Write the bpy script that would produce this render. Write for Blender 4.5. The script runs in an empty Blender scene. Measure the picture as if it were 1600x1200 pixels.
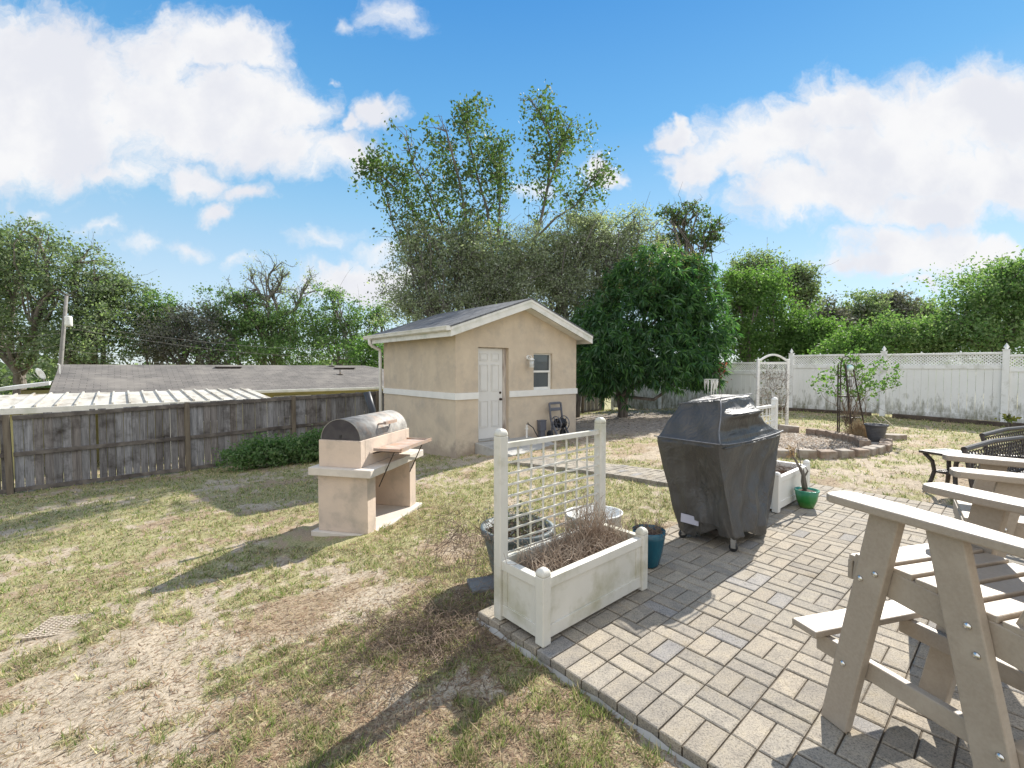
import bpy, math, random
import numpy as np
from mathutils import Vector, Matrix

# ------------------------------------------------------------------ camera, world, sun, exposure
scene = bpy.context.scene
COL = scene.collection
CAMZ, FPX, PITCH = 1.474, 715.0, 0.035
cd = bpy.data.cameras.new("camera"); cam = bpy.data.objects.new("camera", cd); COL.objects.link(cam)
cd.sensor_width = 36; cd.lens = 36*FPX/1600; cd.clip_end = 2000; cd.clip_start = 0.05
cam.location = (0, 0, CAMZ); cam.rotation_euler = (math.pi/2-PITCH, 0, 0)
scene.camera = cam
SUN_AZ, SUN_EL = math.radians(39), math.radians(37)
sd = bpy.data.lights.new("sun", 'SUN'); sd.energy = 3.9; sd.angle = math.radians(0.5); sd.color = (1.0, .95, .87)
sun = bpy.data.objects.new("sun", sd); COL.objects.link(sun)
sv = Vector((math.sin(SUN_AZ)*math.cos(SUN_EL), math.cos(SUN_AZ)*math.cos(SUN_EL), math.sin(SUN_EL)))
sun.rotation_euler = sv.to_track_quat('Z', 'Y').to_euler(); sun.location = sv*50
scene.view_settings.view_transform = 'Standard'; scene.view_settings.look = 'None'
scene.view_settings.gamma = 1; scene.view_settings.use_curve_mapping = False
scene.view_settings.exposure = 1.2

W = bpy.data.worlds.new("World"); scene.world = W; W.use_nodes = True
def world():
    nt = W.node_tree; N = nt.nodes; L = nt.links; N.clear()
    def nd(t, **k):
        n = N.new(t)
        for a, b in k.items(): setattr(n, a, b)
        return n
    def lk(v, s):
        if isinstance(v, (int, float)): s.default_value = v
        elif isinstance(v, tuple): s.default_value = v
        else: L.new(v, s)
    def m(op, a, b=0.0, c=None, clamp=False):
        n = nd('ShaderNodeMath', operation=op, use_clamp=clamp); lk(a, n.inputs[0]); lk(b, n.inputs[1])
        if c is not None: lk(c, n.inputs[2])
        return n.outputs[0]
    def vm(op, a, b=(0, 0, 0)):
        n = nd('ShaderNodeVectorMath', operation=op); lk(a, n.inputs[0]); lk(b, n.inputs[1])
        return n.outputs['Value'] if op == 'LENGTH' else n.outputs[0]
    def mix(f, a, b, t='MIX'):
        n = nd('ShaderNodeMix', data_type='RGBA', blend_type=t); lk(f, n.inputs[0]); lk(a, n.inputs[6]); lk(b, n.inputs[7]); return n.outputs[2]
    out = nd('ShaderNodeOutputWorld'); bg = nd('ShaderNodeBackground'); L.new(bg.outputs[0], out.inputs[0])
    bg.inputs[1].default_value = 0.15
    sky = nd('ShaderNodeTexSky', sky_type='NISHITA'); sky.sun_disc = False; sky.sun_elevation = SUN_EL
    sky.sun_rotation = SUN_AZ; sky.air_density = 1.0; sky.dust_density = 0.0; sky.ozone_density = 2.0
    tc = nd('ShaderNodeTexCoord'); d = tc.outputs['Generated']
    sep = nd('ShaderNodeSeparateXYZ'); L.new(d, sep.inputs[0])
    ay = m('MAXIMUM', m('ABSOLUTE', sep.outputs[1]), 0.06)
    s = m('DIVIDE', sep.outputs[0], ay); t = m('DIVIDE', sep.outputs[2], ay)
    cmb = nd('ShaderNodeCombineXYZ'); L.new(s, cmb.inputs[0]); L.new(t, cmb.inputs[1]); uv = cmb.outputs[0]
    def noise(vec, sc, det, rough=.55, dist=0.0):
        n = nd('ShaderNodeTexNoise'); L.new(vec, n.inputs['Vector']); n.inputs['Scale'].default_value = sc
        n.inputs['Detail'].default_value = det; n.inputs['Roughness'].default_value = rough; n.inputs['Distortion'].default_value = dist
        return n
    # warp the coordinates so that cloud outlines billow
    w1 = noise(uv, 5.0, 5, .6)
    wv = vm('MULTIPLY', vm('SUBTRACT', w1.outputs['Color'], (.5, .5, .5)), (.26, .20, 0))
    uvw = vm('ADD', uv, wv)
    clouds = [(40,120,190,95,1),(150,120,110,85,1),(10,235,170,60,1),(100,200,200,85,1),(240,170,120,70,1),(330,90,75,52,1),(270,110,60,60,1),
              (400,90,50,30,1),(340,180,120,65,1),(430,165,80,48,1),(420,225,120,38,.95),(530,240,75,34,.9),(600,178,44,30,.9),(560,195,30,22,.8),
              (310,285,60,26,.9),(390,300,55,24,.8),(350,326,34,18,.8),(190,270,90,35,.75),(630,25,55,38,.55),(565,42,26,18,.6),(530,118,14,9,.5),
              (75,330,28,14,.6),(300,382,55,20,.62),(210,380,50,18,.5),(160,362,30,14,.55),(515,385,60,20,.55),(380,405,40,16,.45),(585,405,45,20,.5),(545,440,80,26,.9),(600,450,70,26,.9),(470,450,35,20,.6),
              (1300,175,58,50,1),(1230,205,60,42,.9),(1190,235,105,50,1),(1052,210,26,24,.8),(1090,255,60,40,.8),(1400,190,90,55,1),(1500,190,110,60,1),(1620,200,90,60,1),
              (1370,250,160,60,1),(1560,270,130,65,1),(1240,305,95,40,1),(1330,300,110,50,1),(1450,320,120,42,.95),(1440,392,105,42,1.05),(1375,420,85,26,.9),(1530,402,80,28,.9),
              (945,272,34,24,.85),(918,268,26,14,.5),(830,302,22,14,.7),(1430,455,50,16,.6),(920,385,80,25,.75),(840,440,120,30,.8),(1280,420,40,14,.3)]
    dens = None
    faint = None
    for (x, y, a, b, wt) in clouds:
        u0, v0 = (x-800)/FPX, (575-y)/FPX
        q = vm('MULTIPLY', vm('SUBTRACT', uvw, (u0, v0, 0)), (FPX/a*.78, FPX/b*.78, 0))
        e = m('SUBTRACT', float(wt), vm('LENGTH', q))
        if wt < .72 and y < 440:
            faint = e if faint is None else m('MAXIMUM', faint, e)
        else:
            dens = e if dens is None else m('MAXIMUM', dens, e)
    n2 = noise(uvw, 9.0, 12, .66)
    n3 = noise(uv, 3.2, 4, .5)
    dd = m('ADD', dens, m('MULTIPLY', m('SUBTRACT', n2.outputs['Fac'], .5), 1.5))
    mr = nd('ShaderNodeMapRange', interpolation_type='SMOOTHSTEP'); L.new(dd, mr.inputs[0]); mr.inputs[1].default_value = -.16; mr.inputs[2].default_value = .55
    fd = m('ADD', faint, m('MULTIPLY', m('SUBTRACT', n2.outputs['Fac'], .5), 1.9))
    fr = nd('ShaderNodeMapRange', interpolation_type='SMOOTHSTEP'); L.new(fd, fr.inputs[0]); fr.inputs[1].default_value = -.35; fr.inputs[2].default_value = .75; fr.inputs[4].default_value = .85
    mask = m('MULTIPLY', m('MAXIMUM', mr.outputs[0], fr.outputs[0]), m('GREATER_THAN', sep.outputs[2], 0.0))
    # cloud brightness: soft lavender undersides
    shade = nd('ShaderNodeMapRange', interpolation_type='SMOOTHSTEP'); n4 = noise(vm('ADD', uv, (0, .05, 0)), 4.5, 5, .55)
    L.new(m('ADD', n4.outputs['Fac'], m('MULTIPLY', dd, .10)), shade.inputs[0]); shade.inputs[1].default_value = .42; shade.inputs[2].default_value = .68
    cl = mix(shade.outputs[0], (2.75, 2.76, 2.8, 1), (2.35, 2.4, 2.58, 1))
    # unseen bright cloud deck behind the camera and overhead, added to raise fill light
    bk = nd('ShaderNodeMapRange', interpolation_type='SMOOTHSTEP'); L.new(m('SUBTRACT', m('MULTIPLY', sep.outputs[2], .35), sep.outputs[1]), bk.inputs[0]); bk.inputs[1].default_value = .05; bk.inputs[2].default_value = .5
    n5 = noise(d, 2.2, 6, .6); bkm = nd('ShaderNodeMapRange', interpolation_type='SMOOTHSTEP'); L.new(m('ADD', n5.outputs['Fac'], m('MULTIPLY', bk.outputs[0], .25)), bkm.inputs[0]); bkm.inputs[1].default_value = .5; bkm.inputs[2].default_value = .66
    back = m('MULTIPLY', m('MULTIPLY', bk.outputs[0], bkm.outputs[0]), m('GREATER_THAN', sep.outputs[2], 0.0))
    # sky colour: Nishita pulled toward the photograph's blue by height above the horizon
    rp = nd('ShaderNodeValToRGB'); L.new(sep.outputs[2], rp.inputs[0]); e = rp.color_ramp.elements
    e[0].position, e[0].color = 0.0, (1.75, 2.1, 2.4, 1); e[1].position, e[1].color = .66, (.06, .70, 1.85, 1)
    for p_, c_ in ((.15, (1.45, 1.95, 2.35, 1)), (.30, (.82, 1.6, 2.25, 1)), (.45, (.32, 1.16, 2.15, 1))): q_ = e.new(p_); q_.color = c_
    skc = mix(.88, sky.outputs[0], rp.outputs[0])
    fin = mix(mask, skc, cl)
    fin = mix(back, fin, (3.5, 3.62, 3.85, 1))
    gnd = nd('ShaderNodeMapRange'); L.new(sep.outputs[2], gnd.inputs[0]); gnd.inputs[1].default_value = -.02; gnd.inputs[2].default_value = .0
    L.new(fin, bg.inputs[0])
world()

# ------------------------------------------------------------------ helpers
rng = np.random.default_rng(7); random.seed(5)
TH = .7228
E1 = np.array([math.cos(TH), math.sin(TH)]); E2 = np.array([math.sin(TH), -math.cos(TH)])
PO = np.array([.4794, 2.2531]); S = .2032
def pij(i, j): return PO + S*(j*E1 + i*E2)
def to_ij(x, y):
    dx = x-PO[0]; dy = y-PO[1]
    return (dx*E2[0]+dy*E2[1])/S, (dx*E1[0]+dy*E1[1])/S
_F = np.array([0, math.cos(PITCH), -math.sin(PITCH)]); _U = np.array([0, math.sin(PITCH), math.cos(PITCH)])
def at(px, py, Y):                       # world point at depth Y seen at photo pixel (px, py)
    d = _F + np.array([1, 0, 0])*(px-800)/FPX - _U*(py-600)/FPX
    return np.array([0, 0, CAMZ]) + d*(Y/d[1])
def gz(px, py, z):
    d = _F + np.array([1, 0, 0])*(px-800)/FPX - _U*(py-600)/FPX
    return np.array([0, 0, CAMZ]) + d*((z-CAMZ)/d[2])

# terrain height: thin-plate spline through measured spots
CP = np.array([(.2,2,-.05),(1.3,.6,-.04),(0,0,-.06),(-1,1.5,-.12),(-2.1,4.8,-.33),(-1.3,5.7,-.35),(-1.9,5.4,-.36),(.5,4.3,-.08),(1.4,4.6,-.06),(-1.18,9.58,-.43),(.6,8.9,-.2),(2.1,6.6,-.05),(5,6,-.02),(4.5,9,0),(2.0,11.8,-.2),
    (-10.15,9.2,-1.07),(-7.92,11.11,-1.06),(-6.1,12.7,-.98),(-3.6,14.9,-.85),(10.9,13.45,.05),(9.33,15.3,.05),(12.5,11.6,0),(7.7,17.2,-.05),(4.4,21.1,-.5),(6.7,11.5,0),(7,8.5,0),
    (6,3,-.02),(8,0,0),(4,-3,0),(0,-6,-.05),(-5,2,-.55),(-6,6,-.75),(-3.4,12.2,-.65),(-20,14,-1.9),(-10,20,-2.0),(0,30,-1.8),(15,30,-.8),(25,10,0),(30,32,-.8),(-30,30,-2.4),(-25,0,-1.9),(20,-15,0),(-20,-15,-1.2),(-9,3,-1.0),(-5,-3,-.4)])
def _tps():
    n = len(CP); P = CP[:, :2]; r = np.linalg.norm(P[:, None]-P[None], axis=2)
    K = np.where(r > 0, r*r*np.log(r+1e-9), 0) + np.eye(n)*.3
    A = np.zeros((n+3, n+3)); A[:n, :n] = K; A[:n, n] = 1; A[:n, n+1:] = P; A[n:, :n] = A[:n, n:].T
    return np.linalg.solve(A, np.r_[CP[:, 2], 0, 0, 0])
_w = _tps()
def height(x, y):
    x = np.atleast_1d(np.asarray(x, float)); y = np.atleast_1d(np.asarray(y, float))
    R = np.hypot(x, y); k = np.minimum(1, 42/np.maximum(R, 1e-6)); xx, yy = x*k, y*k
    z = _w[-3]+_w[-2]*xx+_w[-1]*yy
    for c, w in zip(CP, _w[:-3]):
        r2 = (xx-c[0])**2+(yy-c[1])**2; z = z + w*.5*r2*np.log(r2+1e-9)
    i, j = to_ij(x, y)
    din = np.maximum(np.maximum(-4.1-i, i-22), np.maximum(-1.05-j, j-24.6))*S      # <0 inside the patio
    t = np.clip((din+.02)/.35, 0, 1); z = z*t + (-.055)*(1-t)
    z = np.where(din < -.02, -.10, z)
    return z
def H(x, y): return float(height(x, y)[0])

def _hash(ix, iy, s):
    h = (ix*374761393 + iy*668265263 + s*974634777) & 0xffffffff
    h = ((h ^ (h >> 13))*1274126177) & 0xffffffff
    return ((h ^ (h >> 16)) & 0xffff)/65535.0
def vnoise(x, y, sc, s=0):
    x = x*sc+100; y = y*sc+100; ix = np.floor(x).astype(np.int64); iy = np.floor(y).astype(np.int64); fx = x-ix; fy = y-iy
    fx = fx*fx*(3-2*fx); fy = fy*fy*(3-2*fy)
    a, b, c, d = _hash(ix, iy, s), _hash(ix+1, iy, s), _hash(ix, iy+1, s), _hash(ix+1, iy+1, s)
    return (a*(1-fx)+b*fx)*(1-fy)+(c*(1-fx)+d*fx)*fy
def fbm(x, y, sc, s=0, o=4):
    v = 0; a = .5
    for k in range(o): v = v+a*vnoise(x, y, sc*2**k, s+k*17); a *= .5
    return v/(1-.5**o)

def lawn(x, y):
    """grass cover 0..1, straw 0..1 and bare shaded dirt 0..1"""
    u = x*.9+y*.35; v = -x*.35+y*.9
    g = fbm(u, v*1.5, 1.0, 3, 5)*.36 + fbm(x, y, 5.0, 11, 3)*.34 + fbm(x, y, 16, 19, 2)*.30
    b = np.zeros_like(g)
    def blob(cx, cy, rx, ry, a): return a*np.exp(-(((x-cx)/rx)**2+((y-cy)/ry)**2))
    b += blob(-5, 6, 3.5, 2.6, .055)+blob(-3.2, 4.2, 1.2, 1.4, .05)+blob(-3.4, 3.3, 1.2, .6, .10)+blob(-3, 9, 3, 2, .05)+blob(-.3, 4.8, 1.3, 1.2, .10)+blob(1.2, 5.2, 1.5, .6, .06)
    b += blob(9, 13, 4, 2, .12)+blob(-.9, 1.9, .9, .6, .06)+blob(.3, 3.9, 1.0, .5, .08)
    b -= blob(-2.2, 1.9, .7, .4, .08)+blob(-.6, 2.15, .4, .3, .09)+blob(-1.3, 3.1, .8, .5, .06)+blob(5, 7, 3, 1.5, .03)+blob(2.4, 8, 1.6, .9, .06)+blob(-2.5, 2.6, .5, .3, .08)+blob(-.55, 4.1, .45, .3, .12)
    b -= blob(2.4, 12.5, 3.6, 3.2, .22)+blob(5.6, 10.2, 1.2, .9, .10)
    g = np.clip((g+b*.8-.452+.012*np.clip(y-4, 0, 3))/.11, 0, 1)
    st = np.clip((fbm(x, y, 1.3, 31, 4)+blob(.2, 1.2, 1.3, .9, .25)+blob(-.5, 2.9, .5, .5, .3)-.45)/.2, 0, 1)
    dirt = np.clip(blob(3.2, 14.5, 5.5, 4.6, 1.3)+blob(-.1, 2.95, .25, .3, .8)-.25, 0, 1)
    return g, st, dirt

def tag(o, label=None, cat=None, group=None, kind=None):
    for k, v in (('label', label), ('category', cat), ('group', group), ('kind', kind)):
        if v: o[k] = v
    return o
def empty(name, loc, rz=0.0, label=None, cat=None, group=None):
    o = bpy.data.objects.new(name, None); COL.objects.link(o); o.location = loc; o.rotation_euler = (0, 0, rz); o.empty_display_size = .1
    return tag(o, label, cat, group)
def copy_tree(o, parent=None):
    c = o.copy(); COL.objects.link(c); c.parent = parent
    for ch in list(o.children): copy_tree(ch, c)
    return c

class MB:
    def __init__(s): s.v = []; s.f = []
    def add(s, vs, fs, M=None):
        n = len(s.v)
        for p in vs:
            p = Vector(p)
            s.v.append(tuple(M @ p) if M is not None else tuple(p))
        s.f += [tuple(i+n for i in f) for f in fs]; return s
    def box(s, x0, x1, y0, y1, z0, z1, M=None):
        return s.add([(x0,y0,z0),(x1,y0,z0),(x1,y1,z0),(x0,y1,z0),(x0,y0,z1),(x1,y0,z1),(x1,y1,z1),(x0,y1,z1)],
                     [(0,3,2,1),(4,5,6,7),(0,1,5,4),(1,2,6,5),(2,3,7,6),(3,0,4,7)], M)
    def bar(s, a, b, w, t, up=(0, 0, 1)):            # board from a to b, w along 'side', t along 'up'-ish
        a = Vector(a); b = Vector(b); d = (b-a); L = d.length; d.normalize(); up = Vector(up)
        sd_ = d.cross(up); sd_.normalize(); u = sd_.cross(d)
        M = Matrix((( *sd_, 0), (*d, 0), (*u, 0), (0, 0, 0, 1))).transposed(); M.translation = a
        return s.box(-w/2, w/2, 0, L, -t/2, t/2, M)
    def prism(s, pts, z0, z1, M=None):
        n = len(pts); vs = [(x, y, z0) for x, y in pts]+[(x, y, z1) for x, y in pts]
        fs = [tuple(range(n-1, -1, -1)), tuple(range(n, 2*n))]+[(i, (i+1) % n, n+(i+1) % n, n+i) for i in range(n)]
        return s.add(vs, fs, M)
    def tube(s, path, r, n=8, cap=True):
        path = [Vector(p) for p in path]; m = len(path)
        if not hasattr(r, '__len__'): r = [r]*m
        vs = []; prev = None
        for k, p in enumerate(path):
            d = (path[min(k+1, m-1)]-path[max(k-1, 0)])
            if d.length < 1e-9: d = Vector((0, 0, 1))
            d.normalize()
            a = (prev if prev is not None else (Vector((1, 0, 0)) if abs(d.x) < .8 else Vector((0, 1, 0))))
            a = a-d*a.dot(d)
            if a.length < 1e-6: a = d.orthogonal()
            a.normalize(); prev = a; b = d.cross(a)
            for q in range(n):
                t = 2*math.pi*q/n; vs.append(p+(a*math.cos(t)+b*math.sin(t))*r[k])
        fs = [(k*n+q, k*n+(q+1) % n, (k+1)*n+(q+1) % n, (k+1)*n+q) for k in range(m-1) for q in range(n)]
        if cap: fs += [tuple(range(n-1, -1, -1)), tuple(range((m-1)*n, m*n))]
        return s.add(vs, fs)
    def lathe(s, prof, c=(0, 0, 0), n=28, sx=1, sy=1, M=None):
        vs = []; m = len(prof)
        for r, z in prof:
            for q in range(n):
                t = 2*math.pi*q/n; vs.append((c[0]+r*math.cos(t)*sx, c[1]+r*math.sin(t)*sy, c[2]+z))
        fs = [(k*n+q, k*n+(q+1) % n, (k+1)*n+(q+1) % n, (k+1)*n+q) for k in range(m-1) for q in range(n)]
        if prof[0][0] > 1e-5: fs.append(tuple(range(n-1, -1, -1)))
        if prof[-1][0] > 1e-5: fs.append(tuple(range((m-1)*n, m*n)))
        return s.add(vs, fs, M)
    def build(s, name, mat, parent=None, bevel=0, smooth=False, seg=2):
        me = bpy.data.meshes.new(name); me.from_pydata(s.v, [], s.f); me.update()
        o = bpy.data.objects.new(name, me); COL.objects.link(o); me.materials.append(mat)
        if parent is not None: o.parent = parent
        if smooth: me.polygons.foreach_set('use_smooth', [True]*len(me.polygons))
        if bevel:
            b = o.modifiers.new('bevel', 'BEVEL'); b.width = bevel; b.segments = seg; b.limit_method = 'ANGLE'; b.angle_limit = math.radians(40)
        return o
def npmesh(name, V, nper, mat, parent=None, col=None):
    """V: (N*nper,3) vertices, faces of nper verts each"""
    me = bpy.data.meshes.new(name); nv = len(V); nf = nv//nper
    me.vertices.add(nv); me.vertices.foreach_set('co', np.ascontiguousarray(V, dtype=np.float32).ravel())
    me.loops.add(nv); me.loops.foreach_set('vertex_index', np.arange(nv, dtype=np.int32))
    me.polygons.add(nf); me.polygons.foreach_set('loop_start', np.arange(0, nv, nper, dtype=np.int32))
    if col is not None:
        a = me.color_attributes.new('col', 'FLOAT_COLOR', 'POINT'); c = np.ones((nv, 4), np.float32); c[:, :3] = np.repeat(col, nper, axis=0)
        a.data.foreach_set('color', c.ravel())
    me.update(calc_edges=True); me.validate()
    o = bpy.data.objects.new(name, me); COL.objects.link(o); me.materials.append(mat)
    if parent is not None: o.parent = parent
    return o

# ------------------------------------------------------------------ materials
def newmat(name):
    m = bpy.data.materials.new(name); m.use_nodes = True; nt = m.node_tree
    return m, nt, nt.nodes['Principled BSDF']
def ramp(nt, fac, stops):
    r = nt.nodes.new('ShaderNodeValToRGB'); e = r.color_ramp.elements
    e[0].position, e[0].color = stops[0][0], (*stops[0][1], 1); e[1].position, e[1].color = stops[1][0], (*stops[1][1], 1)
    for p, c in stops[2:]: x = e.new(p); x.color = (*c, 1)
    nt.links.new(fac, r.inputs[0]); return r.outputs[0]
def nz(nt, scale, detail=4, rough=.55, coord='Object', stretch=None, dist=0):
    tc = nt.nodes.new('ShaderNodeTexCoord'); n = nt.nodes.new('ShaderNodeTexNoise')
    src = tc.outputs[coord]
    if stretch:
        mp = nt.nodes.new('ShaderNodeMapping'); mp.inputs['Scale'].default_value = stretch; nt.links.new(src, mp.inputs[0]); src = mp.outputs[0]
    nt.links.new(src, n.inputs['Vector']); n.inputs['Scale'].default_value = scale; n.inputs['Detail'].default_value = detail
    n.inputs['Roughness'].default_value = rough; n.inputs['Distortion'].default_value = dist
    return n.outputs['Fac']
def mixc(nt, f, a, b, t='MIX'):
    n = nt.nodes.new('ShaderNodeMix'); n.data_type = 'RGBA'; n.blend_type = t
    for v, s in ((f, n.inputs[0]), (a, n.inputs[6]), (b, n.inputs[7])):
        if isinstance(v, (int, float)): s.default_value = v
        elif isinstance(v, tuple): s.default_value = (*v, 1)
        else: nt.links.new(v, s)
    return n.outputs[2]
def bump(nt, b, h, strength=.3, dist=.01):
    n = nt.nodes.new('ShaderNodeBump'); n.inputs['Strength'].default_value = strength; n.inputs['Distance'].default_value = dist
    nt.links.new(h, n.inputs['Height']); nt.links.new(n.outputs[0], b.inputs['Normal'])
def simple(name, c1, c2=None, rough=.6, scale=6, bumps=(0, 0), metal=0, stretch=None, spec=.4, lo=.35, hi=.65, c3=None, sc3=2.0, detail=5):
    m, nt, b = newmat(name); b.inputs['Roughness'].default_value = rough; b.inputs['Metallic'].default_value = metal; b.inputs['Specular IOR Level'].default_value = spec
    c2 = c2 or tuple(x*.8 for x in c1)
    col = ramp(nt, nz(nt, scale, detail, stretch=stretch), [(lo, c1), (hi, c2)])
    if c3:
        n3 = nz(nt, sc3, 6, .65, stretch=stretch)
        mr = nt.nodes.new('ShaderNodeMapRange'); nt.links.new(n3, mr.inputs[0]); mr.inputs[1].default_value = .5; mr.inputs[2].default_value = .72
        col = mixc(nt, mr.outputs[0], col, c3)
    nt.links.new(col, b.inputs['Base Color'])
    if bumps[0]: bump(nt, b, nz(nt, bumps[0], 4), .6, bumps[1])
    return m
M = {}
M['stucco'] = simple('shed_stucco', (.60, .50, .375), (.52, .43, .325), .9, 2.6, (11, .012), c3=(.44, .375, .30), sc3=2.3)
def _splash():
    nt = M['stucco'].node_tree; b = nt.nodes['Principled BSDF']; src = b.inputs['Base Color'].links[0].from_socket
    tc = nt.nodes.new('ShaderNodeTexCoord'); sp = nt.nodes.new('ShaderNodeSeparateXYZ'); nt.links.new(tc.outputs['Object'], sp.inputs[0])
    a = nt.nodes.new('ShaderNodeMath'); a.operation = 'MULTIPLY_ADD'; nt.links.new(nz(nt, 5, 6, .75), a.inputs[0]); a.inputs[1].default_value = -.9; nt.links.new(sp.outputs[2], a.inputs[2])
    mr = nt.nodes.new('ShaderNodeMapRange'); nt.links.new(a.outputs[0], mr.inputs[0]); mr.inputs[1].default_value = -.55; mr.inputs[2].default_value = -.85; mr.inputs[4].default_value = .75
    nt.links.new(mixc(nt, mr.outputs[0], src, (.30, .24, .19)), b.inputs['Base Color'])
_splash()
M['white_paint'] = simple('white_paint', (.78, .76, .71), (.72, .70, .65), .5, 5)
M['trim_white'] = simple('trim_white', (.76, .74, .68), (.68, .66, .61), .55, 3, c3=(.55, .56, .47), sc3=3)
M['door_white'] = simple('door_white', (.68, .66, .62), (.64, .62, .58), .45, 4)
M['jamb'] = simple('weathered_jamb', (.55, .50, .44), (.25, .2, .17), .7, 9, stretch=(1, 1, .25))
M['dark_metal'] = simple('dark_metal', (.05, .045, .04), (.09, .07, .06), .45, 12, metal=.6)
M['bronze'] = simple('bronze_knob', (.08, .06, .05), None, .3, 12, metal=.9)
M['chrome'] = simple('bolt_steel', (.75, .74, .72), None, .25, 10, metal=1)
M['vinyl'] = simple('planter_vinyl', (.66, .635, .57), (.58, .56, .49), .5, 3, c3=(.40, .38, .27), sc3=3.6)
M['vinyl2'] = simple('cleaner_planter_vinyl', (.76, .74, .69), (.72, .70, .65), .45, 3)
M['soil'] = simple('soil', (.12, .07, .045), (.05, .03, .022), .95, 30, (60, .02))
M['mulch'] = simple('mulch', (.20, .09, .05), (.08, .045, .03), .95, 40, (60, .02))
M['poly'] = simple('taupe_recycled_plastic', (.355, .298, .235), (.31, .257, .20), .5, 90, (150, .0012), spec=.45, lo=.3, hi=.7, detail=3, c3=(.40, .34, .27), sc3=5)
M['galv'] = simple('hood_metal', (.33, .32, .295), (.17, .16, .15), .65, 11, metal=.15, c3=(.30, .21, .15), sc3=4.5)
M['hood_end'] = simple('hood_end_metal', (.055, .05, .055), (.08, .075, .075), .8, 7, spec=.15)
M['rust'] = simple('rusty_shelf', (.40, .25, .17), (.34, .28, .24), .7, 8, c3=(.5, .42, .36), sc3=5)
M['bbq'] = simple('peach_stucco', (.62, .50, .40), (.54, .44, .36), .9, 3.2, (30, .005), c3=(.40, .34, .28), sc3=3.4)
M['bbq_cap'] = simple('pale_concrete', (.62, .56, .49), (.52, .47, .41), .85, 5, (40, .003))
M['concrete'] = simple('concrete', (.42, .41, .38), (.34, .33, .31), .85, 5, (50, .002), c3=(.25, .24, .22))
M['blue_slab'] = simple('grey_stone_slab', (.20, .205, .205), (.15, .15, .15), .8, 9, (50, .003))
M['cover'] = simple('black_vinyl_cover', (.068, .064, .058), (.053, .050, .046), .48, 4, spec=.5)
_nt = M['cover'].node_tree; bump(_nt, _nt.nodes['Principled BSDF'], nz(_nt, 4.2, 5, .62, stretch=(1, 1, .55), dist=1.6), 1.0, .035)
M['tyre'] = simple('caster_rubber', (.03, .03, .03), None, .5, 8)
M['greytag'] = simple('cover_label', (.45, .44, .50), (.40, .40, .46), .6, 8)
M['tub'] = simple('slate_tub', (.13, .16, .165), (.09, .11, .115), .55, 5)
M['galvwhite'] = simple('white_enamel', (.72, .72, .69), (.60, .60, .56), .35, 7, c3=(.42, .40, .36), sc3=5)
M['hose'] = simple('black_hose', (.02, .02, .025), None, .4, 9)
M['reel'] = simple('grey_plastic', (.14, .145, .17), (.11, .115, .135), .5, 6)
M['reel_dark'] = simple('dark_plastic', (.03, .035, .045), None, .45, 6)
M['wicker'] = simple('black_weave', (.035, .028, .025), (.07, .055, .045), .5, 60, (90, .002))
M['glass_top'] = simple('frosted_glass_top', (.62, .64, .64), (.56, .58, .58), .15, 3, spec=.6)
M['cushion'] = simple('cream_cushion', (.62, .56, .47), (.56, .5, .42), .9, 20)
M['ribpot'] = simple('charcoal_pot', (.10, .10, .105), (.075, .075, .08), .5, 9)
M['straw'] = simple('straw_stems', (.50, .39, .24), (.38, .25, .13), .9, 8)
M['twig'] = simple('dead_twigs', (.24, .18, .13), (.12, .085, .06), .9, 14)
M['twigpale'] = simple('pale_twigs', (.44, .36, .28), (.24, .17, .12), .9, 14)
M['bark'] = simple('grey_bark', (.20, .175, .15), (.10, .085, .07), .9, 9, (18, .02), stretch=(1, 1, .3))
M['bark_pale'] = simple('pale_bark', (.20, .19, .17), (.11, .10, .09), .9, 9, (18, .02), stretch=(1, 1, .3))
M['stone'] = simple('edging_stone', (.30, .225, .17), (.17, .125, .09), .9, 11, (30, .01), c3=(.34, .31, .27), sc3=4)
M['stone2'] = simple('edging_stone_grey', (.36, .32, .27), (.24, .19, .15), .9, 7, (30, .01), c3=(.20, .14, .10), sc3=4)
M['timber'] = simple('old_railway_timber', (.11, .085, .065), (.06, .045, .035), .9, 8, (20, .01))
M['nwall'] = simple('olive_yellow_wall', (.40, .37, .17), (.36, .33, .16), .85, 3)
M['nglass'] = simple('dark_glass', (.03, .04, .035), None, .08, 3, spec=.6)
M['awn'] = simple('awning_metal', (.55, .53, .47), (.40, .37, .31), .6, 2.2, c3=(.24, .20, .15), sc3=2.6, stretch=(1, .4, 1))
M['poleconc'] = simple('utility_pole_wood', (.24, .23, .21), (.17, .16, .15), .85, 5)
M['plume'] = simple('white_fringe', (.8, .8, .76), None, .7, 5)
M['globe'] = simple('pale_glass_globe', (.35, .62, .62), (.7, .8, .75), .1, 6, spec=.8)
M['bead'] = simple('solar_chimes', (.10, .09, .08), None, .4, 6)
M['rope'] = simple('cream_rope', (.6, .52, .35), None, .8, 10)

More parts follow.
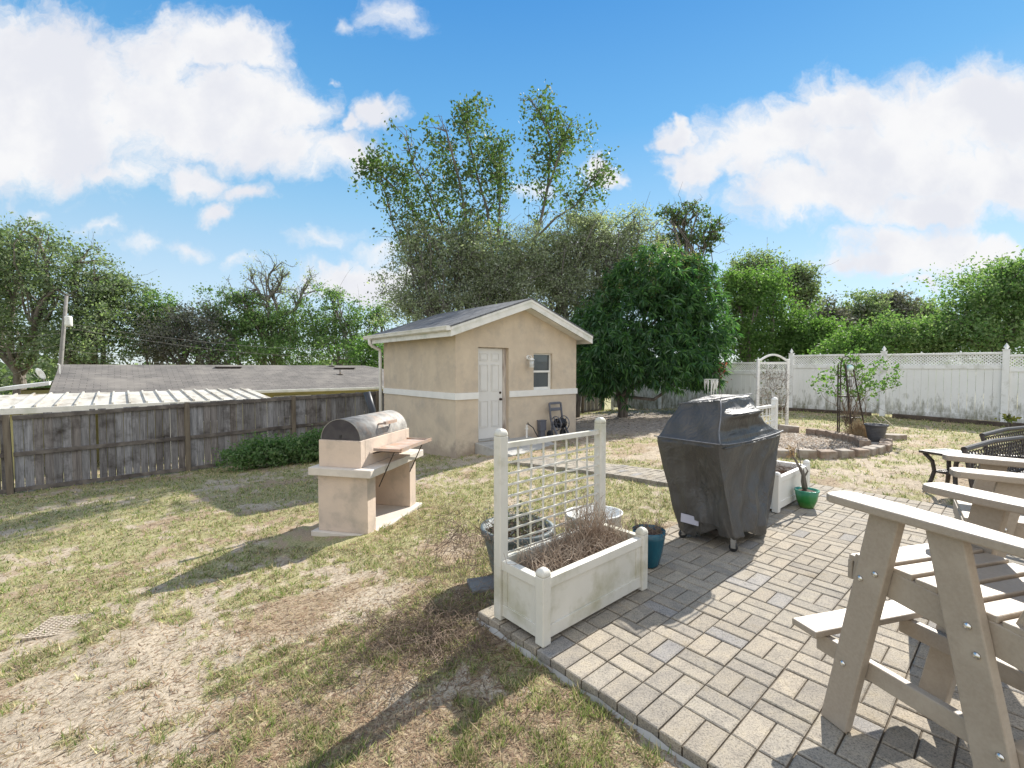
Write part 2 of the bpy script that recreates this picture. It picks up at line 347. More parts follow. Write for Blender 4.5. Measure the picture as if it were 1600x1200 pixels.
def wood_fence_mat():
    m, nt, b = newmat('weathered_fence_wood'); b.inputs['Roughness'].default_value = .85; b.inputs['Specular IOR Level'].default_value = .2
    geo = nt.nodes.new('ShaderNodeNewGeometry')
    base = ramp(nt, geo.outputs['Random Per Island'], [(0, (.15, .14, .135)), (.35, (.23, .225, .225)), (.65, (.32, .32, .33)), (1, (.19, .17, .155))])
    gr = ramp(nt, nz(nt, 9, 6, .7, stretch=(3.5, 3.5, .22), dist=.6), [(.32, (.50, .48, .46)), (.62, (1.25, 1.22, 1.2))])
    col = mixc(nt, 1.0, base, gr, 'MULTIPLY')
    st = ramp(nt, nz(nt, 2.2, 6, .7), [(.50, (0, 0, 0)), (.72, (1, 1, 1))])
    col = mixc(nt, st, col, (.055, .045, .038))
    nt.links.new(col, b.inputs['Base Color']); bump(nt, b, nz(nt, 14, 5, .6, stretch=(3, 3, .2)), .5, .004)
    return m
M['fencewood'] = wood_fence_mat()
M['fencerail'] = simple('fence_rail_wood', (.19, .165, .14), (.09, .075, .065), .85, 6, (20, .004), c3=(.06, .05, .045))
M['fencepost'] = simple('fence_post_wood', (.20, .165, .12), (.12, .095, .07), .85, 6, (20, .004), stretch=(3, 3, .3))
def white_fence_mat(name, zlow):
    m, nt, b = newmat(name); b.inputs['Roughness'].default_value = .5
    tc = nt.nodes.new('ShaderNodeTexCoord'); sp = nt.nodes.new('ShaderNodeSeparateXYZ'); nt.links.new(tc.outputs['Object'], sp.inputs[0])
    base = ramp(nt, nz(nt, 1.3, 4, .6), [(.3, (.80, .80, .79)), (.7, (.72, .72, .69))])
    streak = nz(nt, 5, 6, .72, stretch=(1.6, 1.6, .5))
    k = nt.nodes.new('ShaderNodeMapRange'); nt.links.new(sp.outputs[2], k.inputs[0]); k.inputs[1].default_value = zlow+.9; k.inputs[2].default_value = zlow; k.inputs[3].default_value = -.16; k.inputs[4].default_value = .14
    ad = nt.nodes.new('ShaderNodeMath'); ad.operation = 'ADD'; nt.links.new(streak, ad.inputs[0]); nt.links.new(k.outputs[0], ad.inputs[1])
    f = ramp(nt, ad.outputs[0], [(.455, (0, 0, 0)), (.70, (1, 1, 1))])
    col = mixc(nt, f, base, (.24, .235, .175))
    nt.links.new(col, b.inputs['Base Color']); return m
M['wfence'] = white_fence_mat('mildewed_white_vinyl', .1)
M['wfence_clean'] = simple('white_vinyl', (.82, .82, .81), (.75, .75, .73), .45, 3, c3=(.5, .5, .44), sc3=4)
def shingle(name, a, b_, sc=1.0, stain=None):
    m, nt, b = newmat(name); b.inputs['Roughness'].default_value = .92; b.inputs['Specular IOR Level'].default_value = .25
    tc = nt.nodes.new('ShaderNodeTexCoord'); br = nt.nodes.new('ShaderNodeTexBrick'); nt.links.new(tc.outputs['UV'], br.inputs['Vector'])
    br.inputs['Scale'].default_value = 1.0; br.inputs['Brick Width'].default_value = .30*sc; br.inputs['Row Height'].default_value = .14*sc
    br.inputs['Mortar Size'].default_value = .008; br.inputs['Color1'].default_value = (*a, 1); br.inputs['Color2'].default_value = (*b_, 1); br.inputs['Mortar'].default_value = (a[0]*.45, a[1]*.45, a[2]*.45, 1)
    v = ramp(nt, nz(nt, 1.2, 6, .65), [(.3, (.75, .75, .75)), (.7, (1.2, 1.18, 1.15))])
    col = mixc(nt, 1.0, br.outputs[0], v, 'MULTIPLY')
    if stain: col = mixc(nt, ramp(nt, nz(nt, .8, 4), [(.5, (0, 0, 0)), (.75, (1, 1, 1))]), col, stain)
    nt.links.new(col, b.inputs['Base Color']); bump(nt, b, br.outputs['Fac'], .4, -.006); return m
M['shingle'] = shingle('grey_blue_shingles', (.12, .125, .135), (.17, .175, .185))
M['nshingle'] = shingle('weathered_grey_shingles', (.135, .125, .115), (.185, .17, .155), 1.3, (.22, .20, .175))

def leafmat(name, cols, trans=.35, rough=.5):
    m, nt, b = newmat(name); b.inputs['Roughness'].default_value = max(rough, .6); b.inputs['Specular IOR Level'].default_value = .25
    geo = nt.nodes.new('ShaderNodeNewGeometry')
    c = ramp(nt, geo.outputs['Random Per Island'], [(i/(len(cols)-1), q) for i, q in enumerate(cols)])
    nt.links.new(c, b.inputs['Base Color'])
    tr = nt.nodes.new('ShaderNodeBsdfTranslucent'); mx = nt.nodes.new('ShaderNodeMixShader'); mx.inputs[0].default_value = trans
    hs = mixc(nt, 1.0, c, (1.3, 1.5, .7), 'MULTIPLY'); nt.links.new(hs, tr.inputs[0])
    out = nt.nodes['Material Output']; nt.links.new(b.outputs[0], mx.inputs[1]); nt.links.new(tr.outputs[0], mx.inputs[2]); nt.links.new(mx.outputs[0], out.inputs[0])
    return m
def attrmat(name, trans=0.0, rough=.8, mul=None):
    m, nt, b = newmat(name); b.inputs['Roughness'].default_value = rough; b.inputs['Specular IOR Level'].default_value = .25
    a = nt.nodes.new('ShaderNodeAttribute'); a.attribute_name = 'col'; c = a.outputs['Color']
    if mul: c = mul(nt, c, b)
    nt.links.new(c, b.inputs['Base Color'])
    if trans:
        tr = nt.nodes.new('ShaderNodeBsdfTranslucent'); mx = nt.nodes.new('ShaderNodeMixShader'); mx.inputs[0].default_value = trans; nt.links.new(c, tr.inputs[0])
        out = nt.nodes['Material Output']; nt.links.new(b.outputs[0], mx.inputs[1]); nt.links.new(tr.outputs[0], mx.inputs[2]); nt.links.new(mx.outputs[0], out.inputs[0])
    return m
M['leaf_oak'] = leafmat('oak_leaves', [(.08, .115, .06), (.15, .19, .115), (.28, .31, .23), (.10, .155, .07), (.20, .24, .17)], .5)
M['leaf_grey'] = leafmat('grey_green_leaves', [(.13, .15, .11), (.24, .26, .20), (.44, .46, .40), (.18, .22, .14), (.31, .33, .28)], .5)
M['leaf_dark'] = leafmat('dark_dull_leaves', [(.06, .065, .055), (.13, .13, .115), (.21, .20, .185), (.08, .10, .065)], .3)
M['leaf_bright'] = leafmat('bright_green_leaves', [(.055, .12, .03), (.095, .175, .05), (.17, .25, .095), (.065, .14, .04)], .5)
M['leaf_mid'] = leafmat('mid_green_leaves', [(.06, .13, .04), (.13, .21, .08), (.24, .30, .16), (.08, .16, .05), (.16, .22, .12)], .5)
M['leaf_mango'] = leafmat('mango_leaves', [(.035, .085, .04), (.055, .14, .05), (.12, .24, .07), (.04, .10, .055), (.16, .24, .15)], .4, .32)
M['leaf_mango_new'] = leafmat('mango_flush', [(.20, .19, .08), (.28, .24, .12), (.14, .20, .06)], .4, .4)
M['leaf_tall'] = leafmat('tall_tree_leaves', [(.05, .09, .035), (.075, .135, .045), (.13, .18, .085), (.09, .095, .07)], .42)
M['leaf_pink'] = leafmat('pink_flower_leaves', [(.30, .06, .07), (.22, .08, .06), (.4, .15, .14)], .4)
M['leaf_yellowed'] = leafmat('yellowed_leaves', [(.30, .26, .07), (.22, .24, .06), (.16, .2, .05)], .4)

# ------------------------------------------------------------------ foliage tools
def leaf_quads(P, size, aspect=.5, droop=0.0, jit=.35):
    n = len(P); d = rng.normal(size=(n, 3)); d[:, 2] -= droop; d /= np.linalg.norm(d, axis=1)[:, None]
    r = rng.normal(size=(n, 3)); w = np.cross(d, r); w /= np.linalg.norm(w, axis=1)[:, None]
    L = size*(1+jit*rng.normal(size=(n, 1))).clip(.4, 1.9)
    d = d*L*.5; w = w*L*.5*aspect
    V = np.empty((n, 4, 3)); V[:, 0] = P-d; V[:, 1] = P+w; V[:, 2] = P+d; V[:, 3] = P-w
    return V.reshape(-1, 3)
def clump_points(blobs, n, clump, per):
    """blobs: (center, radii). clumps sit through the volume, biased outward"""
    vol = np.array([b[1][0]*b[1][1]*b[1][2] for b in blobs])**.75; vol = vol/vol.sum()
    nc = max(6, n//per); ids = rng.choice(len(blobs), nc, p=vol)
    C = np.array([b[0] for b in blobs])[ids]; R = np.array([b[1] for b in blobs])[ids]
    u = rng.normal(size=(nc, 3)); u /= np.linalg.norm(u, axis=1)[:, None]
    rad = rng.random((nc, 1))**.42*(1+.28*(rng.random((nc, 1)) < .16))
    ang = np.arctan2(u[:, 1], u[:, 0])+ids*1.7; lump = .52+.92*vnoise(ang*1.9+ids*9, (u[:, 2]+ids)*2.6, 1.0, 5)
    cc = C+u*R*rad*lump[:, None]
    cs = clump*(.35+.75*rng.random((nc, 1)))
    k = rng.choice(nc, n)
    P = cc[k]+rng.normal(size=(n, 3))*cs[k]*np.array([1, 1, .75])
    return P, cc
def wiggle(a, b, n=6, amp=.12):
    a = np.array(a, float); b = np.array(b, float); L = np.linalg.norm(b-a); out = []
    off = rng.normal(size=3)*amp*L; off2 = rng.normal(size=3)*amp*L*.5
    for k in range(n):
        t = k/(n-1); out.append(a+(b-a)*t+off*math.sin(math.pi*t)+off2*math.sin(2*math.pi*t))
    return out
def tree(name, label, base, blobs, n, leaf, mat, group, trunk_r=.15, clump=.45, per=45, aspect=.55, bark='bark', limbs=7, droop=.1, stems=1, cat='tree', twigs=0):
    root = empty(name, tuple(base), 0, label, cat, group); b0 = np.array(base)
    P, cc = clump_points(blobs, n, clump, per)
    npmesh('crown', leaf_quads(P, leaf, aspect, droop)-b0, 4, M[mat], root)
    mb = MB()
    for bi, (c, R) in enumerate(blobs):
        c = np.array(c); st = rng.normal(size=3)*[.3*stems/2, .3*stems/2, 0] if stems > 1 else np.zeros(3)
        fork = (b0+np.array([0, 0, max(.4, (c[2]-b0[2])*.35)]))*1.0
        p1 = wiggle(b0+st, fork+st, 4, .04); p2 = wiggle(fork+st, c, 6, .09)
        path = p1+p2[1:]; m = len(path); rr = [trunk_r*(1-.75*k/(m-1))*(1 if bi == 0 else .75) for k in range(m)]
        mb.tube([Vector(p-b0) for p in path], rr, 7)
        near = cc[np.argsort(np.linalg.norm((cc-c)/np.array(R), axis=1)+rng.random(len(cc))*1.4)][:limbs]
        for q in near:
            s = path[-1-int(rng.integers(0, 4))]; w = wiggle(s, q, 5, .1)
            mb.tube([Vector(x-b0) for x in w], [trunk_r*.22*(1-.8*k/4)+.008 for k in range(5)], 4, False)
    if twigs:
        for q in cc[rng.choice(len(cc), min(twigs, len(cc)), False)]:
            for _ in range(3):
                e = q+rng.normal(size=3)*clump*1.6+[0, 0, clump*.5]
                mb.tube([Vector(x-b0) for x in wiggle(q, e, 4, .12)], [.014, .010, .007, .004], 3, False)
    mb.build('trunk', M[bark], root, smooth=True)
    return root
def pb(px, py, rx, ry, Y, dy=.75):       # ellipsoid blob from photo pixels at depth Y
    s = Y/FPX
    return (at(px, py, Y), (rx*s, max(rx, ry)*s*dy, ry*s))
def stems_mesh(name, mat, parent, starts, ends, r, amp=.2, seg=5, n=3):
    mb = MB()
    for a, b in zip(starts, ends):
        w = wiggle(a, b, seg, amp); mb.tube([Vector(x) for x in w], [r*(1-.6*k/(seg-1)) for k in range(seg)], n, False)
    return mb.build(name, M[mat], parent)

# ------------------------------------------------------------------ ground
def build_ground():
    az = np.radians(np.concatenate([np.arange(-64, 64, .2), np.arange(64, 296, 2.0)])); nr = 270
    r = np.concatenate([[.05], np.geomspace(.35, 60, nr-12), np.geomspace(75, 700, 11)])
    A, R = np.meshgrid(az, r); X = R*np.sin(A); Y = R*np.cos(A)
    Z = height(X.ravel(), Y.ravel()).reshape(X.shape)
    x, y = X.ravel(), Y.ravel()
    i, j = to_ij(x, y)
    out = (i < -4.3) | (i > 22.2) | (j < -1.3) | (j > 24.8)
    z = Z.ravel()+np.where(out & (R.ravel() < 30), (fbm(x, y, 2.5, 5, 4)-.5)*.05+(fbm(x, y, 14, 8, 2)-.5)*.012, 0)
    V = np.c_[x, y, z]; na = len(az); nR = len(r); me = bpy.data.meshes.new('ground')
    a = np.arange(na); b = (a+1) % na; F = []
    for k in range(nR-1): F.append(np.c_[k*na+a, k*na+b, (k+1)*na+b, (k+1)*na+a][:, ::-1])
    F = np.concatenate(F); me.vertices.add(len(V)); me.vertices.foreach_set('co', V.astype(np.float32).ravel())
    me.loops.add(F.size); me.loops.foreach_set('vertex_index', F.astype(np.int32).ravel()); me.polygons.add(len(F)); me.polygons.foreach_set('loop_start', np.arange(0, F.size, 4, dtype=np.int32))
    me.polygons.foreach_set('use_smooth', np.ones(len(F), bool))
    g, st, dirt = lawn(x, y)
    far = np.clip((R.ravel()-22)/10, 0, 1); g = np.maximum(g, far*.9)
    ca = me.color_attributes.new('mask', 'FLOAT_COLOR', 'POINT'); ca.data.foreach_set('color', np.c_[g, st, dirt, np.ones_like(g)].astype(np.float32).ravel())
    me.update(calc_edges=True)
    o = bpy.data.objects.new('ground', me); COL.objects.link(o); tag(o, kind='structure')
    m, nt, bs = newmat('sandy_lawn'); bs.inputs['Roughness'].default_value = .95; bs.inputs['Specular IOR Level'].default_value = .15
    at_ = nt.nodes.new('ShaderNodeAttribute'); at_.attribute_name = 'mask'; sp = nt.nodes.new('ShaderNodeSeparateColor'); nt.links.new(at_.outputs['Color'], sp.inputs[0])
    sand = ramp(nt, nz(nt, 5, 8, .7), [(.3, (.49, .42, .325)), (.7, (.37, .31, .235))])
    fine = ramp(nt, nz(nt, 48, 7, .8), [(.36, (.42, .39, .34)), (.5, (.95, .93, .9)), (.64, (1.2, 1.18, 1.15))])
    sand = mixc(nt, 1.0, sand, fine, 'MULTIPLY')
    straw = ramp(nt, nz(nt, 70, 6, .8), [(.35, (.17, .12, .08)), (.5, (.34, .26, .175)), (.7, (.50, .41, .28))])
    green = ramp(nt, nz(nt, 60, 6, .8), [(.38, (.10, .11, .045)), (.5, (.30, .28, .13)), (.64, (.50, .43, .29))])
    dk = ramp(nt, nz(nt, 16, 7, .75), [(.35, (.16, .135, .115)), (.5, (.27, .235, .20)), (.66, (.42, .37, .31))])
    def sharpen(src, sc, lo, hi):
        n = nz(nt, sc, 6, .7); a1 = nt.nodes.new('ShaderNodeMath'); a1.operation = 'MULTIPLY_ADD'; nt.links.new(n, a1.inputs[0]); a1.inputs[1].default_value = .9; nt.links.new(src, a1.inputs[2])
        mr = nt.nodes.new('ShaderNodeMapRange'); nt.links.new(a1.outputs[0], mr.inputs[0]); mr.inputs[1].default_value = lo; mr.inputs[2].default_value = hi; return mr.outputs[0]
    c = mixc(nt, sharpen(sp.outputs[1], 22, .75, 1.2), sand, straw)
    c = mixc(nt, sharpen(sp.outputs[0], 26, .75, 1.15), c, green)
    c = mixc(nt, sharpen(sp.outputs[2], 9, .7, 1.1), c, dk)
    nt.links.new(c, bs.inputs['Base Color']); bump(nt, bs, nz(nt, 60, 6, .75), .8, .012)
    me.materials.append(m)
build_ground()

SHED_C = np.array([-1.18, 9.58]); SHED_A = .703; SW, SL = 3.75, 3.469
SF = np.array([math.cos(SHED_A), math.sin(SHED_A)]); SB = np.array([-SF[1], SF[0]])
def keepout(x, y):
    i, j = to_ij(x, y)
    k = (i > -4.15) & (i < 22.1) & (j > -1.1) & (j < 24.6)
    k |= (i > -23.6) & (i <= -4) & (j > 17.2) & (j < 20.9)
    dx, dy = x-SHED_C[0], y-SHED_C[1]; a = dx*SF[0]+dy*SF[1]; b = dx*SB[0]+dy*SB[1]
    k |= (a > -.02) & (a < SW) & (b > -.02) & (b < SL)
    k |= (a > .35) & (a < 2.1) & (b > -1.25) & (b <= 0)
    k |= ((x-RC[0])**2/RR[0]**2+(y-RC[1])**2/RR[1]**2 < 1)
    k |= (np.abs((x+1.95)*.96-(y-5.25)*.27) < .55) & (np.abs((x+1.95)*.27+(y-5.25)*.96) < .75)
    return k
RC, RR = (5.55, 8.9), (1.35, 1.35)
def blades(name, label, N, seed, amin, amax, rmin, rmax, hgt, mode, wid):
    R_ = np.random.default_rng(seed)
    az = np.radians(R_.uniform(amin, amax, N)); u = R_.random(N); r = np.exp(np.log(rmin)+u**.8*(np.log(rmax)-np.log(rmin)))
    x = r*np.sin(az); y = r*np.cos(az); g, st, dirt = lawn(x, y)
    tuft = np.clip((fbm(x, y, 20, 77, 2)-.40)/.22, 0, 1)
    if mode == 'grass': keep = R_.random(N) < (g**1.1)*(.16+1.0*tuft)*(1-dirt*.93)
    else: keep = R_.random(N) < np.clip(.30+st*.7+g*.3, 0, 1)*(1-dirt*.5)
    keep &= ~keepout(x, y); x, y, r, g = x[keep], y[keep], r[keep], g[keep]; n = len(x)
    z = height(x, y)+(fbm(x, y, 2.5, 5, 4)-.5)*.05+(fbm(x, y, 14, 8, 2)-.5)*.012
    wd = (wid*(1+r*.30))*R_.uniform(.7, 1.3, n); h = hgt*R_.uniform(.35, 1.25, n)*(1+.04*r)*(.75+.7*tuft[keep])
    t = R_.uniform(0, 2*math.pi, n)
    b = np.c_[np.cos(t), np.sin(t), np.zeros(n)]
    t2 = R_.uniform(0, 2*math.pi, n); P = np.c_[x, y, z-.004]
    if mode == 'grass':
        lean = np.c_[np.cos(t2), np.sin(t2), np.zeros(n)]*(h*R_.uniform(.2, 1.1, n))[:, None]; tip = P+lean+np.c_[np.zeros(n), np.zeros(n), h]
        k = R_.random(n)[:, None]; q = R_.random(n)[:, None]
        col = np.array([.11, .18, .035])*(1-k)+np.array([.32, .36, .12])*k
        dry = (q < .40+.30*(1-g[:, None])); col = np.where(dry, np.array([.50, .42, .24])*(.6+.6*k), col)*(.65+.7*vnoise(x, y, 14, 55))[:, None]
    else:
        lean = np.c_[np.cos(t2), np.sin(t2), np.zeros(n)]*(h*1.5)[:, None]; tip = P+lean+np.c_[np.zeros(n), np.zeros(n), R_.uniform(0, .014, n)]; P[:, 2] += .006
        k = R_.random(n)[:, None]; q = R_.random(n)[:, None]
        col = np.where(q < .45, np.array([.42, .33, .20])*(.6+.5*k), np.where(q < .93, np.array([.30, .20, .13])*(.6+.7*k), np.array([.12, .09, .065])))
    V = np.empty((n, 3, 3)); V[:, 0] = P-b*wd[:, None]; V[:, 1] = P+b*wd[:, None]; V[:, 2] = tip
    o = npmesh(name, V.reshape(-1, 3), 3, M['blade'], None, col); tag(o, label, 'grass', kind='stuff')
M['blade'] = attrmat('grass_blades', .35, .7)
blades('grass', 'patchy green and yellowed grass growing in the sandy lawn', 560000, 1, -58, 58, .75, 26, .027, 'grass', .0019)
blades('dry_straw', 'loose dry straw and dead runners lying over the lawn', 360000, 2, -58, 58, .75, 20, .028, 'straw', .0019)

# ------------------------------------------------------------------ patio pavers and path
def pavers(name, cells, z0, jitter, slope=None):
    V = []; C = []; R_ = np.random.default_rng(3)
    pal = np.array([(.40, .345, .265), (.38, .33, .255), (.355, .315, .25), (.33, .295, .24), (.29, .285, .285), (.43, .365, .275), (.31, .275, .225), (.32, .31, .30)])
    pr = np.array([.24, .22, .17, .12, .035, .11, .08, .025]); gp_ = .0036; ch = .006; hh = .06
    faces = []
    verts = []
    for (i0, i1, j0, j1) in cells:
        a0, a1, b0, b1 = i0*S+gp_, i1*S-gp_, j0*S+gp_, j1*S-gp_
        zt = z0+R_.normal()*jitter; tl = R_.normal(size=2)*jitter*.5
        q = [(a0, b0), (a1, b0), (a1, b1), (a0, b1)]; qi = [(a0+ch, b0+ch), (a1-ch, b0+ch), (a1-ch, b1-ch), (a0+ch, b1-ch)]
        rot = R_.normal()*.004; ca, cb = (a0+a1)/2, (b0+b1)/2
        def w(p, z):
            da, db = p[0]-ca, p[1]-cb; p = (ca+da-rot*db, cb+db+rot*da)
            g = PO+E2*p[0]+E1*p[1]; zz = z+tl[0]*np.sign(da)+tl[1]*np.sign(db)
            if slope is not None: zz += slope(g[0], g[1])
            return (g[0], g[1], zz)
        n = len(verts)
        verts += [w(p, zt-hh) for p in q]+[w(p, zt-ch*.6) for p in q]+[w(p, zt) for p in qi]
        fs = [(n+8, n+11, n+10, n+9)]
        for k in range(4):
            k2 = (k+1) % 4; fs += [(n+k, n+4+k, n+4+k2, n+k2), (n+4+k, n+8+k, n+8+k2, n+4+k2)]
        faces += fs
        c = (pal[R_.choice(8, p=pr)]*.55+pal.mean(0)*.45)*np.array([.85, .86, .88])*R_.uniform(.86, 1.08); C += [c]*12
    me = bpy.data.meshes.new(name); me.from_pydata(verts, [], faces); ca = me.color_attributes.new('col', 'FLOAT_COLOR', 'POINT')
    ca.data.foreach_set('color', np.c_[np.array(C), np.ones(len(C))].astype(np.float32).ravel()); me.update()
    o = bpy.data.objects.new(name, me); COL.objects.link(o); me.materials.append(M['paver']); tag(o, kind='structure'); return o
def pmul(nt, c, b):
    f = ramp(nt, nz(nt, 130, 5, .75), [(.35, (.42, .41, .39)), (.48, (.98, .98, .98)), (.66, (1.28, 1.26, 1.22))])
    g = ramp(nt, nz(nt, 12, 7, .75), [(.32, (.74, .74, .76)), (.5, (1.02, 1.01, 1.0)), (.66, (1.15, 1.12, 1.05))])
    d = ramp(nt, nz(nt, 3.0, 7, .75), [(.56, (1, 1, 1)), (.72, (.62, .60, .57))])
    bump(nt, b, nz(nt, 160, 4, .7), .7, .004)
    return mixc(nt, 1.0, mixc(nt, 1.0, mixc(nt, 1.0, c, f, 'MULTIPLY'), g, 'MULTIPLY'), d, 'MULTIPLY')
M['paver'] = attrmat('concrete_pavers', 0, .88, pmul)
cells = []
for i in range(-4, 22):
    for j in range(0, 23):
        if (i+j) % 2 == 0: cells += [(i, i+1, j, j+.5), (i, i+1, j+.5, j+1)]
        else: cells += [(i, i+.5, j, j+1), (i+.5, i+1, j, j+1)]
    cells += [(i, i+.5, -1, 0), (i+.5, i+1, -1, 0), (i, i+.5, 23, 24), (i+.5, i+1, 23, 24)]
pavers('patio', cells, 0.0, .0011)
def joint_sheet(name, i0, i1, j0, j1, z, n=1, slope=None, mat='joint'):
    mb = MB(); pts = []
    for k in range(n+1):
        i = i0+(i1-i0)*k/n
        for j in (j0, j1):
            g = pij(i, j); pts.append((g[0], g[1], z+(slope(g[0], g[1]) if slope else 0)))
    mb.add(pts, [(2*k, 2*k+1, 2*k+3, 2*k+2) for k in range(n)]); o = mb.build(name, M[mat]); tag(o, kind='structure'); return o
M['joint'] = simple('joint_sand', (.13, .105, .075), (.07, .055, .04), .95, 40)
joint_sheet('patio_bedding', -4, 22, -.98, 24, -.009)
def pslope(x, y): return (H(x, y)+.02 if to_ij(x, y)[0] < -5.5 else .0)
pslope_c = {}
pc = []
k = 0
ii = -4.0
while ii > -23.4:
    o_ = (k % 2)*.5
    jj = 17.3-(o_*.5 if o_ else 0)
    js = [17.3, 18.3, 19.3, 20.3, 20.8] if k % 2 else [17.3, 17.8, 18.8, 19.8, 20.8]
    for a_, b_ in zip(js[:-1], js[1:]): pc.append((ii-.5, ii, a_, b_))
    ii -= .5; k += 1
def path_z(x, y):
    i, j = to_ij(x, y); c = pij(float(i), 19.0); t = min(1, max(0, (-4.2-float(i))/3)); return (H(c[0], c[1])+.035)*t
pavers('path', pc, 0.0, .0015, path_z)
# concrete haunch along the patio edge
mb = MB()
pts = []
for k in range(0, 60):
    i = -4+k*.45; g = pij(i, -1.0); e = pij(i, -1.0-.13-.07*math.sin(k*1.7)-.06*math.sin(k*.6)-.05*math.sin(k*4.1)); pts += [(g[0], g[1], -.040-.008*math.sin(k*2.3)), (e[0], e[1], -.078)]
mb.add(pts, [(2*k, 2*k+2, 2*k+3, 2*k+1) for k in range(59)])
tag(mb.build('patio_haunch', M['concrete'], smooth=True), kind='structure')

# ------------------------------------------------------------------ shed
def build_shed():
    r = empty('garden_shed', (SHED_C[0], SHED_C[1], 0), SHED_A, 'small beige stucco shed with white band, white door and gable roof', 'shed')
    T = .2; zb = -.75
    dl, dr, dt, db = .584, 1.447, 1.933, -.117; wl, wr, wt, wb = 2.228, 2.865, 1.833, .943
    zt = 2.22; apex = 2.22+.345*(SW/2)
    mb = MB()
    mb.box(0, T, T, SL, zb, zt); mb.box(SW-T, SW, T, SL, zb, zt); mb.box(T, SW-T, SL-T, SL, zb, zt)
    mb.box(0, dl, 0, T, zb, zt); mb.box(dr, wl, 0, T, zb, zt); mb.box(wr, SW, 0, T, zb, zt)
    mb.box(dl, dr, 0, T, zb, db-.02); mb.box(dl, dr, 0, T, dt, zt); mb.box(wl, wr, 0, T, zb, wb-.07); mb.box(wl, wr, 0, T, wt, zt)
    for y0 in (0, SL-T):
        mb.add([(0, y0, zt), (SW, y0, zt), (SW/2, y0, apex), (0, y0+T, zt), (SW, y0+T, zt), (SW/2, y0+T, apex)], [(0, 1, 2), (3, 5, 4), (0, 3, 4, 1), (1, 4, 5, 2), (2, 5, 3, 0)])
    mb.build('wall', M['stucco'], r)
    b = MB(); d = .028
    b.box(-d, 0, -d, SL, .80, .943); b.box(0, dl, -d, 0, .80, .943); b.box(dr+.01, SW+d, -d, 0, .80, .943); b.box(SW, SW+d, 0, SL, .80, .943)
    b.box(wl, wr, 0, .14, .875, .943)
    b.build('trim_band', M['white_paint'], r, .004)
    # roof
    oh, of, tz = .30, .30, .07; ze = 2.33; zr = 3.08; yb = SL+.3
    sl = (zr-ze)/(SW/2+oh)
    rf = MB(); th = .03
    for sx in (0, 1):
        xe = -oh-.02 if sx == 0 else SW+oh+.02; xm = SW/2; zee = ze-.007
        v = [(xe, -of-.015, zee), (xm, -of-.015, zr), (xm, yb+.015, zr), (xe, yb+.015, zee)]
        v2 = [(x, y, z-th) for x, y, z in v]
        f = [(0, 3, 2, 1), (4, 5, 6, 7), (0, 1, 5, 4), (1, 2, 6, 5), (2, 3, 7, 6), (3, 0, 4, 7)]
        if sx: f = [tuple(reversed(q)) for q in f]
        rf.add(v+v2, [tuple(reversed(q)) for q in f])
    ro = rf.build('roof', M['shingle'], r); me = ro.data
    uvl = me.uv_layers.new(name='UVMap')
    for p in me.polygons:
        for li in p.loop_indices:
            co = me.vertices[me.loops[li].vertex_index].co; uvl.data[li].uv = (co.y, abs(co.x-SW/2)*1.06)
    fa = MB(); g = .025
    for y0, y1 in ((-of, -of+g), (yb-g, yb)):
        for sx in (0, 1):
            xe = -oh if sx == 0 else SW+oh; t2 = th+.003
            q = [(xe, ze-t2), (SW/2, zr-t2), (SW/2, zr-t2-.19), (xe, ze-t2-.19)]
            fa.add([(x, y0, z) for x, z in q]+[(x, y1, z) for x, z in q], [(0, 1, 2, 3), (7, 6, 5, 4), (0, 4, 5, 1), (1, 5, 6, 2), (2, 6, 7, 3), (3, 7, 4, 0)])
            # drip step on the rake
            q = [(xe, ze-t2-.002), (SW/2, zr-t2-.002), (SW/2, zr-t2-.06), (xe, ze-t2-.06)]; a, b2 = (y0-.012, y0) if y0 < 0 else (y1, y1+.012)
            fa.add([(x, a, z) for x, z in q]+[(x, b2, z) for x, z in q], [(0, 1, 2, 3), (7, 6, 5, 4), (0, 4, 5, 1), (1, 5, 6, 2), (2, 6, 7, 3), (3, 7, 4, 0)])
    for xe, s in ((-oh, 1), (SW+oh, -1)):
        x0, x1 = sorted((xe, xe+s*g)); fa.box(x0, x1, -of+g, yb-g, ze-th-.19, ze-th-.01)
    fa.build('fascia', M['trim_white'], r)
    so = MB()
    for s in (0, 1):
        xe, xw = (-oh+g, -.0) if s == 0 else (SW+oh-g, SW)
        x0, x1 = sorted((xe, xw)); so.box(x0, x1, -of+g, yb-g, 2.20, 2.212)
        # raked soffit at the gable
        xm = SW/2; za = ze-th-.165+(.3*sl if True else 0)
        so.add([(xw, -of+g, 2.205), (xm, -of+g, 2.205+sl*SW/2), (xm, 0, 2.205+sl*SW/2), (xw, 0, 2.205)], [(0, 1, 2, 3)])
    so.build('soffit', M['trim_white'], r)
    gt = MB(); gx = -oh
    prof = [(gx-.003, 2.315), (gx-.003, 2.23), (gx-.05, 2.215), (gx-.09, 2.24), (gx-.105, 2.30), (gx-.115, 2.30), (gx-.115, 2.318), (gx-.10, 2.318), (gx-.095, 2.30), (gx-.085, 2.25), (gx-.05, 2.228), (gx-.012, 2.24), (gx-.012, 2.315)]
    n = len(prof); y0, y1 = -of+.0, yb+.05
    gt.add([(x, y0, z) for x, z in prof]+[(x, y1, z) for x, z in prof], [(k, (k+1) % n, n+(k+1) % n, n+k) for k in range(n)])
    gt.box(gx-.112, gx-.004, y0-.006, y0, 2.225, 2.316); gt.box(gx-.112, gx-.004, y1, y1+.006, 2.225, 2.316)
    gt.build('gutter', M['trim_white'], r)
    ds = MB(); yd = SL+.09
    def sq(path, w, d):
        ds.tube(path, .042, 4)
